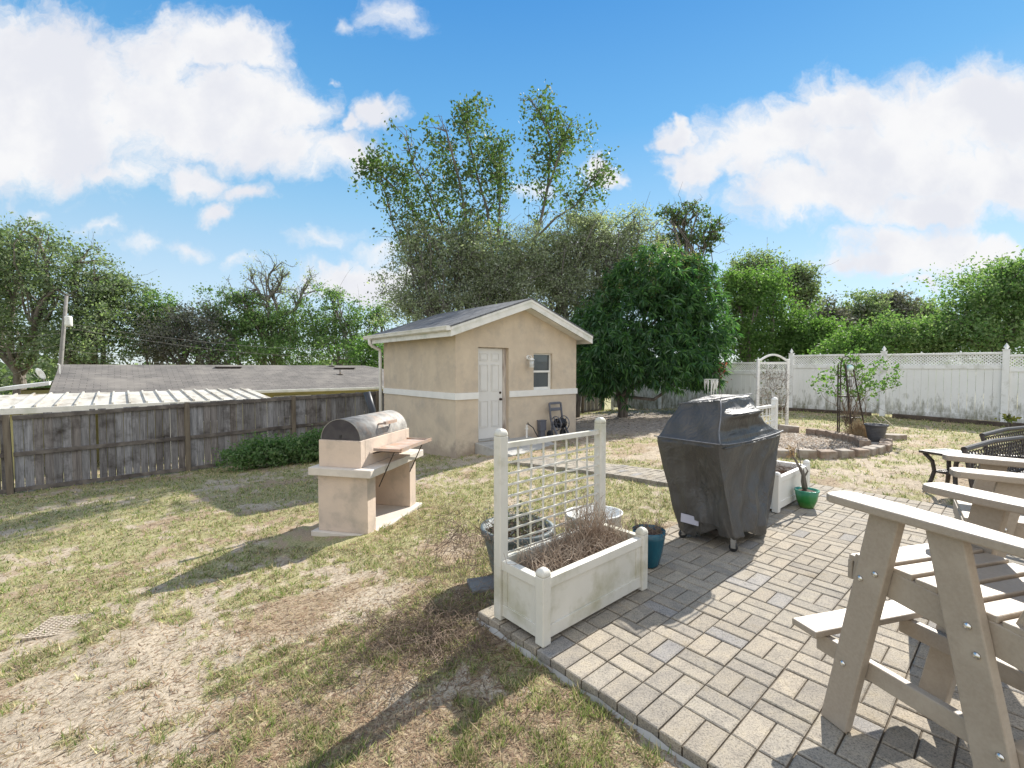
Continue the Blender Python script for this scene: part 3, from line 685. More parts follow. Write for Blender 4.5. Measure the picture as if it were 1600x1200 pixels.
    ds.tube([(gx-.05, yd, 2.23), (gx-.05, yd, 2.12), (gx+.02, yd, 2.05), (-.07, yd, 1.96), (-.06, yd, 1.85), (-.06, yd, -.6)], .045, 6)
    ds.build('downspout', M['white_paint'], r, smooth=True)
    # door
    rc = .10; dw0, dw1 = dl+.01, dr-.11
    dd = MB(); dd.box(dw0, dw1, rc, rc+.045, db+.01, dt-.02)
    Wd = dw1-dw0; cx = (dw0+dw1)/2
    for (x0, x1) in ((dw0+.10*1.0, cx-.045), (cx+.045, dw1-.10)):
        for (z0, z1) in ((dt-.30, dt-.13), (dt-.98, dt-.38), (db+.26, db+.86)):
            w = .012
            dd.box(x0, x1, rc-.012, rc, z0, z0+w); dd.box(x0, x1, rc-.012, rc, z1-w, z1); dd.box(x0, x0+w, rc-.012, rc, z0+w, z1-w); dd.box(x1-w, x1, rc-.012, rc, z0+w, z1-w)
            dd.box(x0+.03, x1-.03, rc-.010, rc, z0+.03, z1-.03)
    do = dd.build('door', M['door_white'], r, .002)
    kb = MB(); Mk = Matrix.Translation((dw1-.065, rc, .76)) @ Matrix.Rotation(math.pi/2, 4, 'X')
    kb.lathe([(.0, .065), (.022, .062), (.028, .045), (.022, .03), (.012, .022), (.012, .006), (.03, .005), (.03, 0)][::-1], M=Mk, n=16); kb.build('knob', M['bronze'], do, smooth=True)
    kb = MB(); Mk = Matrix.Translation((dw1-.065, rc, .91)) @ Matrix.Rotation(math.pi/2, 4, 'X')
    kb.lathe([(.028, 0), (.028, .015), (.02, .02), (.0, .02)], M=Mk, n=16); kb.build('deadbolt', M['bronze'], do, smooth=True)
    jm = MB(); jm.box(dw1+.004, dr, rc-.004, rc+.06, db, dt); jm.box(dl, dw0-.003, rc-.004, rc+.06, db, dt); jm.box(dw0-.003, dw1+.004, rc-.002, rc+.06, dt-.018, dt)
    jm.build('door_frame', M['jamb'], r)
    sh = MB(); sh.box(dl, dr, -.02, T, db-.02, db+.006); sh.build('threshold', M['concrete'], r)
    # window
    wn = MB(); f = .035; y0, y1 = .06, .11; mz = (wt+wb)/2-.0
    wn.box(wl, wr, y0, y1, wb, wb+f); wn.box(wl, wr, y0, y1, wt-f, wt); wn.box(wl, wl+f, y0, y1, wb+f, wt-f); wn.box(wr-f, wr, y0, y1, wb+f, wt-f); wn.box(wl+f, wr-f, y0-.008, y1-.01, mz-.025, mz+.025)
    wn.box(wl+f, wl+f+.02, y0+.012, y1-.01, wb+f, mz-.025); wn.box(wr-f-.03, wr-f, y0+.012, y1-.01, wb+f, mz-.025); wn.box(wl+f+.02, wr-f-.03, y0+.012, y1-.01, wb+f, wb+f+.03)
    wf = wn.build('window', M['white_paint'], r, .003)
    pn = MB(); pn.box(wl+f, wr-f, .088, .094, wb+f, wt-f)
    m, nt, bs = newmat('window_glass'); bs.inputs['Base Color'].default_value = (.05, .06, .065, 1); bs.inputs['Roughness'].default_value = .04; bs.inputs['Specular IOR Level'].default_value = 1.0
    pn.build('pane', m, wf)
    # wall lantern
    p = None
    lx, lz = 2.03, 1.72
    la = MB(); Mk = Matrix.Translation((lx, 0, lz)) @ Matrix.Rotation(math.pi/2, 4, 'X'); la.lathe([(.055, 0), (.055, .02), (.03, .03), (0, .03)], M=Mk, n=18)
    la.tube([(lx, -.03, lz), (lx, -.07, lz+.045), (lx, -.12, lz+.04), (lx, -.14, lz+.0)], .011, 8)
    la.lathe([(.012, 0), (.03, -.01), (.07, -.05), (.075, -.06), (.06, -.062)], (lx, -.14, lz), 12)
    la.lathe([(.06, -.215), (.066, -.22), (.05, -.235), (.0, -.24)], (lx, -.14, lz), 12)
    for k in range(6):
        t = k*math.pi/3; la.tube([(lx+.055*math.cos(t), -.14+.055*math.sin(t), lz-.06), (lx+.058*math.cos(t), -.14+.058*math.sin(t), lz-.22)], .004, 4)
    lo = la.build('wall_lantern', M['white_paint'], r, smooth=True)
    gl = MB(); gl.lathe([(.045, -.065), (.05, -.21), (.03, -.212)], (lx, -.14, lz), 16); gl.build('lantern_glass', M['glass_top'], lo, smooth=True)
    return r
build_shed()
def sl2w(a, b): return SHED_C+SF*a+SB*b
# concrete ramp slab by the door
rp = empty('concrete_ramp', (*sl2w(1.2, -.65), 0), SHED_A, 'small grey concrete ramp slab at the shed door', 'ramp')
mb = MB(); mb.add([(-.72, -.6, -.5), (.85, -.6, -.5), (.85, .64, -.5), (-.72, .64, -.5), (-.72, -.6, -.235), (.85, -.6, -.235), (.85, .64, -.15), (-.72, .64, -.15)], [(0, 3, 2, 1), (4, 5, 6, 7), (0, 1, 5, 4), (1, 2, 6, 5), (2, 3, 7, 6), (3, 0, 4, 7)])
mb.build('slab', M['concrete'], rp, .01)

# ------------------------------------------------------------------ brick barbecue
def build_bbq():
    bx = gz(487, 836, -.34); yaw = -.24; 
    r = empty('masonry_barbecue', (bx[0], bx[1], 0), yaw, 'peach stucco masonry barbecue with metal barrel hood on the lawn', 'barbecue')
    zb = -.34; W_, D = .60, 1.16     # local x across the near end, y along its length
    x0, y0 = .05, .05
    mb = MB(); mb.box(-.01, W_+.12, -.0, D+.10, zb-.3, zb+.045); mb.build('plinth', M['bbq_cap'], r, .008)
    for (a, b) in ((y0, y0+.19), (y0+D-.19, y0+D)):
        pass
    zc = zb+.66
    mb = MB(); mb.box(x0, x0+W_, y0, y0+.17, zb+.045, zc); mb.box(x0, x0+W_, y0+D-.17, y0+D, zb+.045, zc); mb.box(x0, x0+.10, y0+.17, y0+D-.17, zb+.045, zc)
    mb.build('base_wall', M['bbq'], r, .006)
    mb = MB(); mb.box(x0-.07, x0+W_+.08, y0-.07, y0+D+.07, zc, zc+.085); mb.build('counter', M['bbq_cap'], r, .008)
    z1 = zc+.085; z2 = z1+.29; fx0, fx1, fy0, fy1 = x0+.01, x0+W_-.08, y0+.01, y0+D-.02
    mb = MB(); t = .09
    mb.box(fx0, fx1, fy0, fy0+t, z1, z2); mb.box(fx0, fx1, fy1-t, fy1, z1, z2); mb.box(fx0, fx0+t, fy0+t, fy1-t, z1, z2); mb.box(fx1-t, fx1, fy0+t, fy1-t, z1, z2)
    mb.build('firebox', M['bbq'], r, .005)
    # barrel hood
    n = 22; cx = (fx0+fx1)/2; rx = (fx1-fx0)/2-.012; rz = .225; ya, yb = fy0+.02, fy1-.03
    arc = [(cx+rx*math.cos(math.pi*k/n), z2+.004+rz*math.sin(math.pi*k/n)) for k in range(n+1)]
    mb = MB(); N = len(arc)
    arc_i = [(cx+(x-cx)*.975, z2+.004+(z-z2-.004)*.975) for x, z in arc]
    mb.add([(x, ya, z) for x, z in arc]+[(x, yb, z) for x, z in arc]+[(x, ya, z) for x, z in arc_i]+[(x, yb, z) for x, z in arc_i],
           [(k, N+k, N+k+1, k+1) for k in range(N-1)]+[(2*N+k, 2*N+k+1, 3*N+k+1, 3*N+k) for k in range(N-1)]+[(k, k+1, 2*N+k+1, 2*N+k) for k in range(N-1)]+[(N+k, 3*N+k, 3*N+k+1, N+k+1) for k in range(N-1)])
    hd = mb.build('hood', M['galv'], r, smooth=False)
    for p in hd.data.polygons: p.use_smooth = abs(p.normal.y) < .5
    mb = MB(); 
    for yy, yy2 in ((ya+.004, ya+.010), (yb-.010, yb-.004)):
        mb = MB(); mb.add([(x, yy, z) for x, z in arc_i]+[(x, yy2, z) for x, z in arc_i], [tuple(range(N)), tuple(range(2*N-1, N-1, -1))])
        mb.build('hood_end_plate', M['hood_end'], hd)
    mb = MB(); mb.box(cx-.012, cx+.012, ya-.001, ya+.003, z2+.02, z2+.055); mb.build('vent_hole', M['hose'], hd)
    mb = MB(); yh = (ya+yb)/2+.02; xh = cx+rx*.86; zh = z2+.13
    mb.tube([(xh, yh-.13, zh), (xh+.07, yh-.13, zh+.01), (xh+.07, yh+.15, zh+.01), (xh, yh+.15, zh)], .012, 6)
    mb.bar((xh+.075, yh-.12, zh+.012), (xh+.075, yh+.14, zh+.012), .035, .035); mb.build('handle', M['rust'], hd)
    mb = MB(); mb.tube([(fx0-.01, yb+.005, z2+.03), (fx0-.02, yb+.03, z2+.22), (fx0-.08, yb+.0, z2+.46)], .045, 14, True)
    mb.build('chimney_pipe', M['reel_dark'], r, smooth=True)
    # folding shelf
    mb = MB(); sx0, sx1, sy0, sy1, sz = fx1+.02, fx1+.36, fy0+.22, fy1-.1, z1+.15
    mb.box(sx0, sx1, sy0, sy1, sz, sz+.012); mb.box(sx1-.01, sx1, sy0, sy1, sz+.012, sz+.04); mb.box(sx0, sx1, sy0, sy0+.01, sz+.012, sz+.03); mb.box(sx0, sx1, sy1-.01, sy1, sz+.012, sz+.03)
    so = mb.build('shelf', M['rust'], r)
    for yy in (sy0+.03, sy1-.03):
        mb = MB(); mb.tube([(sx1-.10, yy, sz-.005), (x0+W_+.006, yy-.03, zc-.16)], .007, 6); mb.tube([(fx1-.0, yy, sz-.03), (fx1+.12, yy, sz-.006), (sx1-.02, yy, sz-.006)], .008, 6)
        mb.build('strut', M['dark_metal'], so)
    return r
build_bbq()

# ------------------------------------------------------------------ planters with trellis
def planter(label, origin, mat):
    L, D = .99, .41
    r = empty('planter_box', (origin[0], origin[1], 0), TH, label, 'planter', 'white planter boxes with trellis')
    pt = .062; hb = .36
    for (x, y, h) in ((0, 0, hb+.015), (L-pt, 0, hb+.015), (0, D-pt, 1.08), (L-pt, D-pt, 1.08)):
        p = MB(); p.box(x, x+pt, y, y+pt, .005, h)
        c = p.build('post', M[mat], r, .006)
        k = MB(); k.lathe([(pt*.49, 0), (pt*.51, .004), (pt*.49, .018), (pt*.38, .033), (pt*.2, .041), (0, .043)], (x+pt/2, y+pt/2, h), 32)
        for q_ in range(len(k.v)):
            vx, vy, vz = k.v[q_]; ax, ay = vx-(x+pt/2), vy-(y+pt/2); rr_ = math.hypot(ax, ay)
            if rr_ > 1e-6: f_ = (rr_/max(abs(ax), abs(ay)))**.8; k.v[q_] = (x+pt/2+ax*f_, y+pt/2+ay*f_, vz)
        k.build('post_cap', M[mat], c, smooth=True)
    def panel(x0, x1, y0, y1):
        p = MB(); a = (x1-x0) > (y1-y0); z0 = .03
        if a:
            ym = (y0+y1)/2; p.box(x0, x1, ym-.008, ym+.008, z0+.01, hb-.02); p.box(x0, x1, y0, y1, hb-.055, hb); p.box(x0, x1, ym-.017, ym+.017, z0, z0+.07)
            p.box(x0, x0+.05, ym-.014, ym+.014, z0+.07, hb-.055); p.box(x1-.05, x1, ym-.014, ym+.014, z0+.07, hb-.055)
        else:
            xm = (x0+x1)/2; p.box(xm-.008, xm+.008, y0, y1, z0+.01, hb-.02); p.box(x0, x1, y0, y1, hb-.055, hb); p.box(xm-.017, xm+.017, y0, y1, z0, z0+.07)
            p.box(xm-.014, xm+.014, y0, y0+.04, z0+.07, hb-.055); p.box(xm-.014, xm+.014, y1-.04, y1, z0+.07, hb-.055)
        p.build('side_panel', M[mat], r, .003)
    e = .004
    panel(pt-.001, L-pt+.001, .008, .054); panel(pt-.001, L-pt+.001, D-pt+.008, D-.008); panel(.008, .054, pt-.001, D-pt+.001); panel(L-.054, L-.008, pt-.001, D-pt+.001)
    s = MB(); nx, ny = 24, 10
    vs = []; 
    for a in range(nx+1):
        for b in range(ny+1):
            x = .03+(L-.06)*a/nx; y = .03+(D-.06)*b/ny; vs.append((x, y, .24+.03*vnoise(np.array([x]), np.array([y]), 9, 4)[0]))
    s.add(vs, [(a*(ny+1)+b, (a+1)*(ny+1)+b, (a+1)*(ny+1)+b+1, a*(ny+1)+b+1) for a in range(nx) for b in range(ny)])
    s.build('soil', M['mulch' if mat == 'vinyl2' else 'soil'], r, smooth=True)
    t = MB(); y = D-pt/2; z0, z1 = hb+.04, 1.035; R_ = random.Random(4 if mat == 'vinyl' else 9)
    t.box(pt, L-pt, y-.017, y+.017, z1-.03, z1)
    for k in range(1, 8):
        x = pt+(L-2*pt)*k/8; w = .007; mid = (R_.random()-.5)*.02
        path = [(x, y, z0-.02), (x+mid, y, (z0+z1)/2-.1), (x-mid*.5, y, (z0+z1)/2+.15), (x, y, z1-.03)]
        for a, b in zip(path[:-1], path[1:]): t.bar((a[0], a[1]+.004, a[2]), (b[0], b[1]+.004, b[2]), .011, .008, (0, 1, 0))
    for k in range(0, 9):
        z = z0-.02+(z1-.03-z0)*k/9.0; sag = (R_.random()-.4)*.014
        t.bar((pt, y-.005, z), (L/2, y-.005, z-sag), .008, .011); t.bar((L/2, y-.005, z-sag), (L-pt, y-.005, z), .008, .011)
    t.build('trellis', M[mat], r)
    return r
P1 = pij(-1.37, -.87); P2 = pij(-1.37, 15.72)
planter('weathered white planter box with lattice trellis and dead stems at patio corner', P1, 'vinyl')
planter('cleaner white planter box with red mulch beyond the covered grill', P2, 'vinyl2')
def dead_plant(name, label, base, rz, L, D, z, n, hmax, group=None, mat='twig', up=.5, r=.0028):
    o = empty(name, (base[0], base[1], 0), rz, label, 'dead plant', group); st = []; en = []
    for k in range(n):
        x, y = rng.uniform(.06, L-.06), rng.uniform(.06, D-.06); h = hmax*rng.random()**1.6
        a = rng.uniform(0, 6.28); l = (1-up)*rng.uniform(.05, .28)+.03
        st.append((x, y, z+rng.uniform(0, .03))); en.append((min(L-.10, max(.10, x+l*math.cos(a))), min(D-.10, max(.10, y+l*math.sin(a)*.7)), z+.02+h))
    stems_mesh('stems', mat, o, st, en, r, .11, 6)
    return o
dp = dead_plant('dead_plant', 'tangle of brown dead stems filling the trellis planter', P1, TH, .99, .41, .26, 900, .17, up=.35, mat='twigpale')
st = []; en = []
for cx, h, n in ((.66, .40, 120), (.58, .26, 90), (.25, .18, 60), (.86, .26, 90), (.42, .22, 70), (.74, .3, 70)):
    for k in range(n):
        x = cx+rng.normal()*.03; y = .27+rng.normal()*.03; st.append((x, y, .26)); en.append((x+rng.normal()*.10, y+rng.normal()*.05, .28+h*rng.random()**.7))
stems_mesh('upright_stems', 'twigpale', dp, st, en, .0026, .12, 6)
dead_plant('dead_plant', 'low brown dead stems on the mulch of the cleaner planter', P2, TH, .99, .41, .26, 120, .12, up=.3)
# twiggy dead climber hanging at the planter's left post
dv = empty('dead_vine', (P1[0]-.50, P1[1]+.55, -.05), 0, 'dry brown twiggy vine hanging over the tub rim left of trellis', 'dead plant'); st = []; en = []
for k in range(130):
    a = rng.normal(size=3)*[.09, .07, .10]+[.02, .1, .42]; st.append(tuple(a)); en.append(tuple(a+rng.normal(size=3)*[.12, .08, .12]+[-.05, 0, -.12]))
stems_mesh('stems', 'twig', dv, st, en, .0018, .25, 5)
dv = empty('brush_pile', (-.42, 2.62, 0), 0, 'flattened heap of dark dry twigs beside the trellis planter', 'brush'); st = []; en = []
for k in range(1500):
    x, y = rng.normal()*.26, rng.normal()*.22; x -= .05; zz = H(-.42+x, 2.62+y)+abs(rng.normal())*.010+.003; a = rng.uniform(0, 6.28); l = rng.uniform(.05, .18); st.append((x, y, zz)); en.append((x+l*math.cos(a), y+l*math.sin(a), zz+rng.uniform(-.004, .018)))
stems_mesh('twigs', 'twig', dv, st, en, .0020, .2, 4)

# ------------------------------------------------------------------ pots
def pot(name, label, loc, prof, mat, soil_z, soil_r, sx=1, sy=1, rz=0, soilmat='soil', cat='plant pot', handle=False):
    o = empty(name, tuple(loc), rz, label, cat); mb = MB(); mb.lathe(prof, (0, 0, 0), 40, sx, sy); mb.build('bowl', M[mat], o, smooth=True)
    if soil_r:
        s = MB(); s.lathe([(soil_r, soil_z), (soil_r*.6, soil_z+.012), (0, soil_z+.018)], (0, 0, 0), 24, sx, sy); s.build('soil', M[soilmat], o, smooth=True)
    return o
# blue pot
m, nt, b = newmat('blue_glaze'); b.inputs['Roughness'].default_value = .25; nt.links.new(ramp(nt, nz(nt, 7, 5, .6, stretch=(1, 1, .4)), [(.3, (.004, .045, .075)), (.6, (.01, .085, .125)), (.8, (.02, .13, .16))]), b.inputs['Base Color']); M['blueglaze'] = m
bp = gz(1017, 893, 0.0); bp = np.array([1.02, 3.37, 0])
pot('glazed_pot', 'tall blue glazed pot of dead stems behind the planter corner', bp, [(.06, 0), (.075, .02), (.10, .12), (.115, .22), (.12, .27), (.105, .27), (.10, .2)], 'blueglaze', .245, .1)
o = empty('dead_plant', tuple(bp), 0, 'small dried stems in the tall blue pot', 'dead plant'); st = []; en = []
for k in range(90):
    a = rng.uniform(0, 6.28); q = .09*rng.random()**.5; st.append((q*math.cos(a), q*math.sin(a), .25)); en.append((1.5*q*math.cos(a)+rng.normal()*.03, 1.5*q*math.sin(a)+rng.normal()*.03, .27+.08*rng.random()))
stems_mesh('stems', 'twig', o, st, en, .0022, .25, 4)
# green pot
m, nt, b = newmat('green_glaze'); b.inputs['Roughness'].default_value = .22
tc = nt.nodes.new('ShaderNodeTexCoord'); sp = nt.nodes.new('ShaderNodeSeparateXYZ'); nt.links.new(tc.outputs['Object'], sp.inputs[0])
ad = nt.nodes.new('ShaderNodeMath'); ad.operation = 'MULTIPLY_ADD'; nt.links.new(nz(nt, 8, 4), ad.inputs[0]); ad.inputs[1].default_value = .06; nt.links.new(sp.outputs[2], ad.inputs[2])
mr = nt.nodes.new('ShaderNodeMapRange'); nt.links.new(ad.outputs[0], mr.inputs[0]); mr.inputs[1].default_value = 0; mr.inputs[2].default_value = .24
nt.links.new(ramp(nt, mr.outputs[0], [(.15, (.10, .20, .05)), (.4, (.02, .16, .03)), (.62, (.03, .20, .06)), (.8, (.05, .26, .17))]), b.inputs['Base Color']); M['greenglaze'] = m
gpn = np.array([3.12, 4.80, 0])
pot('glazed_pot', 'round green glazed pot with a woody stem beside the second planter', gpn, [(.062, 0), (.07, .012), (.095, .08), (.106, .145), (.11, .17), (.116, .178), (.116, .19), (.104, .19), (.1, .15)], 'greenglaze', .165, .1)
o = empty('bare_stem_plant', tuple(gpn), 0, 'crooked bare woody stem growing in the green glazed pot', 'plant'); mb = MB()
mb.tube([(-.01, .02, .19), (-.03, .02, .27), (-.02, .03, .34), (-.06, .04, .42), (-.10, .05, .50), (-.15, .05, .56), (-.15, .05, .60)], [.024, .020, .02, .013, .011, .012, .02], 7); mb.tube([(-.02, .0, .19), (-.05, 0, .35), (-.08, .01, .55), (-.10, .02, .68)], [.006, .005, .005, .003], 5)
mb.tube([(-.02, .03, .3), (.02, .02, .38), (.0, .03, .42)], [.012, .008, .004], 5); mb.tube([(.02, .04, .19), (.0, .04, .3), (-.01, .05, .4)], [.016, .014, .004], 6)
mb.build('stem', M['bark'], o, smooth=True)
P = rng.normal(size=(40, 3))*[.02, .02, .03]+[-.15, .05, .58]; npmesh('dry_leaves', leaf_quads(P, .045, .4), 4, M['straw'], o)
# slate tub and white bucket behind the trellis
tubp = np.array([.04, 3.37, H(0, 3.4)])
pot('plastic_tub', 'wide slate grey tub with weeds behind the trellis', tubp, [(.16, 0), (.18, .02), (.245, .29), (.25, .34), (.275, .345), (.275, .385), (.245, .385), (.235, .32)], 'tub', .33, .24)
o = empty('weed_clump', tuple(tubp+[0, 0, .33]), 0, 'scruffy green and brown weeds in the slate grey tub', 'plant')
P = rng.normal(size=(700, 3))*[.11, .11, .05]+[0, 0, .07]; npmesh('leaves', leaf_quads(P, .035, .35), 4, M['leaf_dark'], o)
st = [tuple(rng.normal(size=3)*[.1, .1, 0]) for k in range(170)]; en = [tuple(np.array(a)+rng.normal(size=3)*[.09, .09, .03]+[0, 0, .10]) for a in st]; stems_mesh('stems', 'twig', o, st, en, .002, .2, 4)
bkp = np.array([.68, 3.78, H(.68, 3.8)])
bk = pot('metal_bucket', 'oval white enamel tub standing empty behind the trellis', bkp, [(.17, 0), (.18, .01), (.215, .315), (.225, .32), (.225, .33), (.21, .33), (.172, .03), (.0, .02)], 'galvwhite', 0, 0, 1.12, .85, TH*.3)
mb = MB(); mb.tube([(.24, -.02, .21), (.20, -.19, .10), (.02, -.205, .06), (-.12, -.19, .10)], .005, 6); mb.build('bail_handle', M['galvwhite'], bk)
sb = empty('stone_slab', (-.185, 3.22, H(-.2, 3.2)), .3, 'flat blue grey stone slab by the planter back corner', 'slab'); mb = MB(); mb.box(-.12, .14, -.10, .10, -.02, .035); mb.build('slab', M['blue_slab'], sb, .006)

# ------------------------------------------------------------------ covered grill
def build_grill():
    r = empty('covered_grill', (1.63, 3.55, 0), .70, 'barbecue grill under a creased black cover on four casters', 'grill')
    lv = [  # z, x0,x1,y0,y1, roundness
        (.10, .12, .80, -.055, .42), (.13, .105, .82, -.065, .43), (.30, .06, .94, -.05, .47), (.50, .02, 1.06, -.03, .50), (.70, -.01, 1.16, -.012, .54), (.83, -.03, 1.235, -.005, .565),
        (.875, -.03, 1.245, -.006, .57), (.893, -.012, 1.21, .006, .56), (.91, .005, 1.12, .02, .55), (.97, .045, 1.0, .045, .53), (1.06, .10, .89, .06, .51), (1.15, .15, .82, .080, .49), (1.20, .175, .80, .09, .48), (1.228, .185, .785, .105, .47), (1.236, .22, .76, .14, .44)]
    ns = 30; V = []; N4 = ns*4
    def pt(x0, x1, y0, y1, k):
        s, t = divmod(k, ns); t = t/ns
        return [(x0+(x1-x0)*t, y0), (x1, y0+(y1-y0)*t), (x1-(x1-x0)*t, y1), (x0, y1-(y1-y0)*t)][s]
    zs = np.concatenate([np.linspace(a[0], b[0], 7)[:-1] for a, b in zip(lv[:-1], lv[1:])]+[[lv[-1][0]]])
    L = np.array(lv); R_ = np.random.default_rng(9)
    folds = [(.25, .55, .10), (.52, .3, .14), (.8, .62, .11), (.42, .75, .07)]
    for z in zs:
        q = [np.interp(z, L[:, 0], L[:, c]) for c in range(1, 5)]
        for k in range(N4):
            x, y = pt(*q, k); side = k//ns; t = (k % ns)/ns; cx, cy = (q[0]+q[1])/2, (q[2]+q[3])/2
            # round the corners a little
            edge = min(t, 1-t); rd = .018*max(0, 1-edge/.07); x += (cx-x)*rd*1.2; y += (cy-y)*rd*2.0
            dxn, dyn = [(0, -1), (1, 0), (0, 1), (-1, 0)][side]
            amp = math.sin(math.pi*t)**.5
            d = 0
            if z < .86:
                u = (.86-z)/.76
                d += -.05*amp*math.sin(math.pi*min(1, u))*(1 if side in (0, 2) else .6)
                if side == 0: d += u*(.016*math.sin(t*9+z*7+.6)+.012*math.sin(t*21-z*11))
                if side == 3: d += -.075*math.exp(-((t-.60)/.30)**2)*math.sin(math.pi*min(1, u*1.15))*1.0+u*.012*math.sin(t*15+z*6)
                if side == 1: d += u*.014*math.sin(t*12+z*8)
                def rg(v): v = v % 1.0; return (1-abs(2*v-1))**2.2
                d += amp*(.022*rg(t*3.1+u*1.1+side*.3)+.014*rg(t*5.3-u*1.7+.2)*u+.010*rg(t*9.0+u*2.6+math.sin(u*5)*.3)+.008*rg(u*4.2+t*2.1))
            else:
                u = (z-.86)/.37
                if side == 0:
                    d += .085*math.exp(-(abs(z-1.09)/.034)**1.6)*(1/(1+math.exp(-(t-.12)*40)))*(1/(1+math.exp((t-.86)*40)))
                    d += .016*(1-abs(2*((t*2.7+z*3) % 1)-1))**2*amp*math.sin(math.pi*min(1, u))
                    d += -.03*math.exp(-((z-.95)/.04)**2)*amp
                if side == 3: d += .010*math.sin(t*13+z*16)*amp
                if side == 1: d += .015*math.sin(t*11+z*19)*amp
            zz = z
            if abs(z-.875) < .03 and side == 0: zz -= .030*amp*(1 if side == 0 else .4)
            if z < .12: zz += .03*math.sin(k*.23)+.025*math.sin(k*.11+1)-.02
            if side == 3 and z < .16 and .35 < t < .75: zz += .05
            # lid top droops to the back-left
            if z > 1.0: zz -= (.10*(y/.5)*(1-x/.9))*min(1, (z-1.0)/.2)
            V.append((x+dxn*d, y+dyn*d, zz))
    n = len(zs); F = [(a*N4+k, a*N4+(k+1) % N4, (a+1)*N4+(k+1) % N4, (a+1)*N4+k) for a in range(n-1) for k in range(N4)]+[tuple(range((n-1)*N4, n*N4))]
    mb = MB(); mb.add(V, F); c = mb.build('cover', M['cover'], r, smooth=True)
    sm = c.modifiers.new('sub', 'SUBSURF'); sm.levels = 1; sm.render_levels = 1
    tx = bpy.data.textures.new('creases', 'CLOUDS'); tx.noise_scale = .22; tx.noise_depth = 1
    dm = c.modifiers.new('crease', 'DISPLACE'); dm.texture = tx; dm.strength = .022; dm.mid_level = .5; dm.texture_coords = 'LOCAL'
    mb = MB(); mb.bar((.112, .32, .22), (.125, .14, .215), .006, .055, (0, 0, 1)); 
    mb = MB(); mb.add([(.07, .37, .16), (.085, .22, .155), (.09, .22, .225), (.075, .37, .23), (.08, .37, .16), (.095, .22, .155), (.10, .22, .225), (.085, .37, .23)], [(0, 1, 2, 3), (7, 6, 5, 4), (0, 4, 5, 1), (1, 5, 6, 2), (2, 6, 7, 3), (3, 7, 4, 0)]); mb.build('label_patch', M['greytag'], c)
    def dz(x, y, z): return z-(.10*(y/.5)*(1-x/.9))*min(1, max(0, z-1.0)/.2)
    pp = MB()
    pp.tube([(-.036, .57, .885), (-.038, .28, .883), (-.036, -.008, .882)], .005, 6)
    pp.tube([(-.03+1.27*t, -.012, .886-.030*math.sin(math.pi*t)**.5) for t in np.linspace(0.01, .99, 14)], .005, 6)
    cr = [(-.030, -.010, .885), (.0, .012, .912), (.038, .036, .97), (.095, .052, 1.06), (.146, .072, 1.15), (.180, .096, 1.232)]
    pp.tube([(x, y, dz(x, y, z)) for x, y, z in cr], .005, 6)
    pp.tube([(.180, y, dz(.18, y, 1.238)) for y in (.096, .28, .47)], .005, 6); pp.tube([(x, .098, dz(x, .098, 1.242)) for x in (.18, .48, .785)], .005, 6)
    pp.build('piping', simple('cover_piping', (.20, .20, .21), (.14, .14, .15), .5, 20), c, smooth=True)
    st_ = MB(); st_.tube([(.20, .0, 1.095), (.27, -.030, 1.10), (.50, -.036, 1.105), (.72, -.030, 1.10), (.78, -.0, 1.09)], .006, 6); st_.build('strap', M['hose'], c, smooth=True)
    mb = MB(); mb.box(.15, .78, -.02, .40, .10, .14); mb.build('cart_base', M['dark_metal'], r, .005)
    for (x, y, a) in ((.166, -.035, .3), (.755, -.03, -.5), (.13, .385, .9), (.78, .38, 2.0)):
        cf = MB(); Mr = Matrix.Translation((x, y, 0)) @ Matrix.Rotation(a, 4, 'Z'); cf.box(-.022, .022, -.02, .02, .082, .11, Mr); cf.box(-.022, -.016, -.018, .018, .03, .082, Mr); cf.box(.016, .022, -.018, .018, .03, .082, Mr)
        co = cf.build('caster', M['chrome'], r)
        w = MB(); Mw = Mr @ Matrix.Translation((0, 0, .034)) @ Matrix.Rotation(math.pi/2, 4, 'Y'); w.lathe([(.012, -.013), (.03, -.013), (.034, -.009), (.034, .009), (.03, .013), (.012, .013)], n=20, M=Mw); w.build('wheel', M['tyre'], co, smooth=True)
    return r
build_grill()

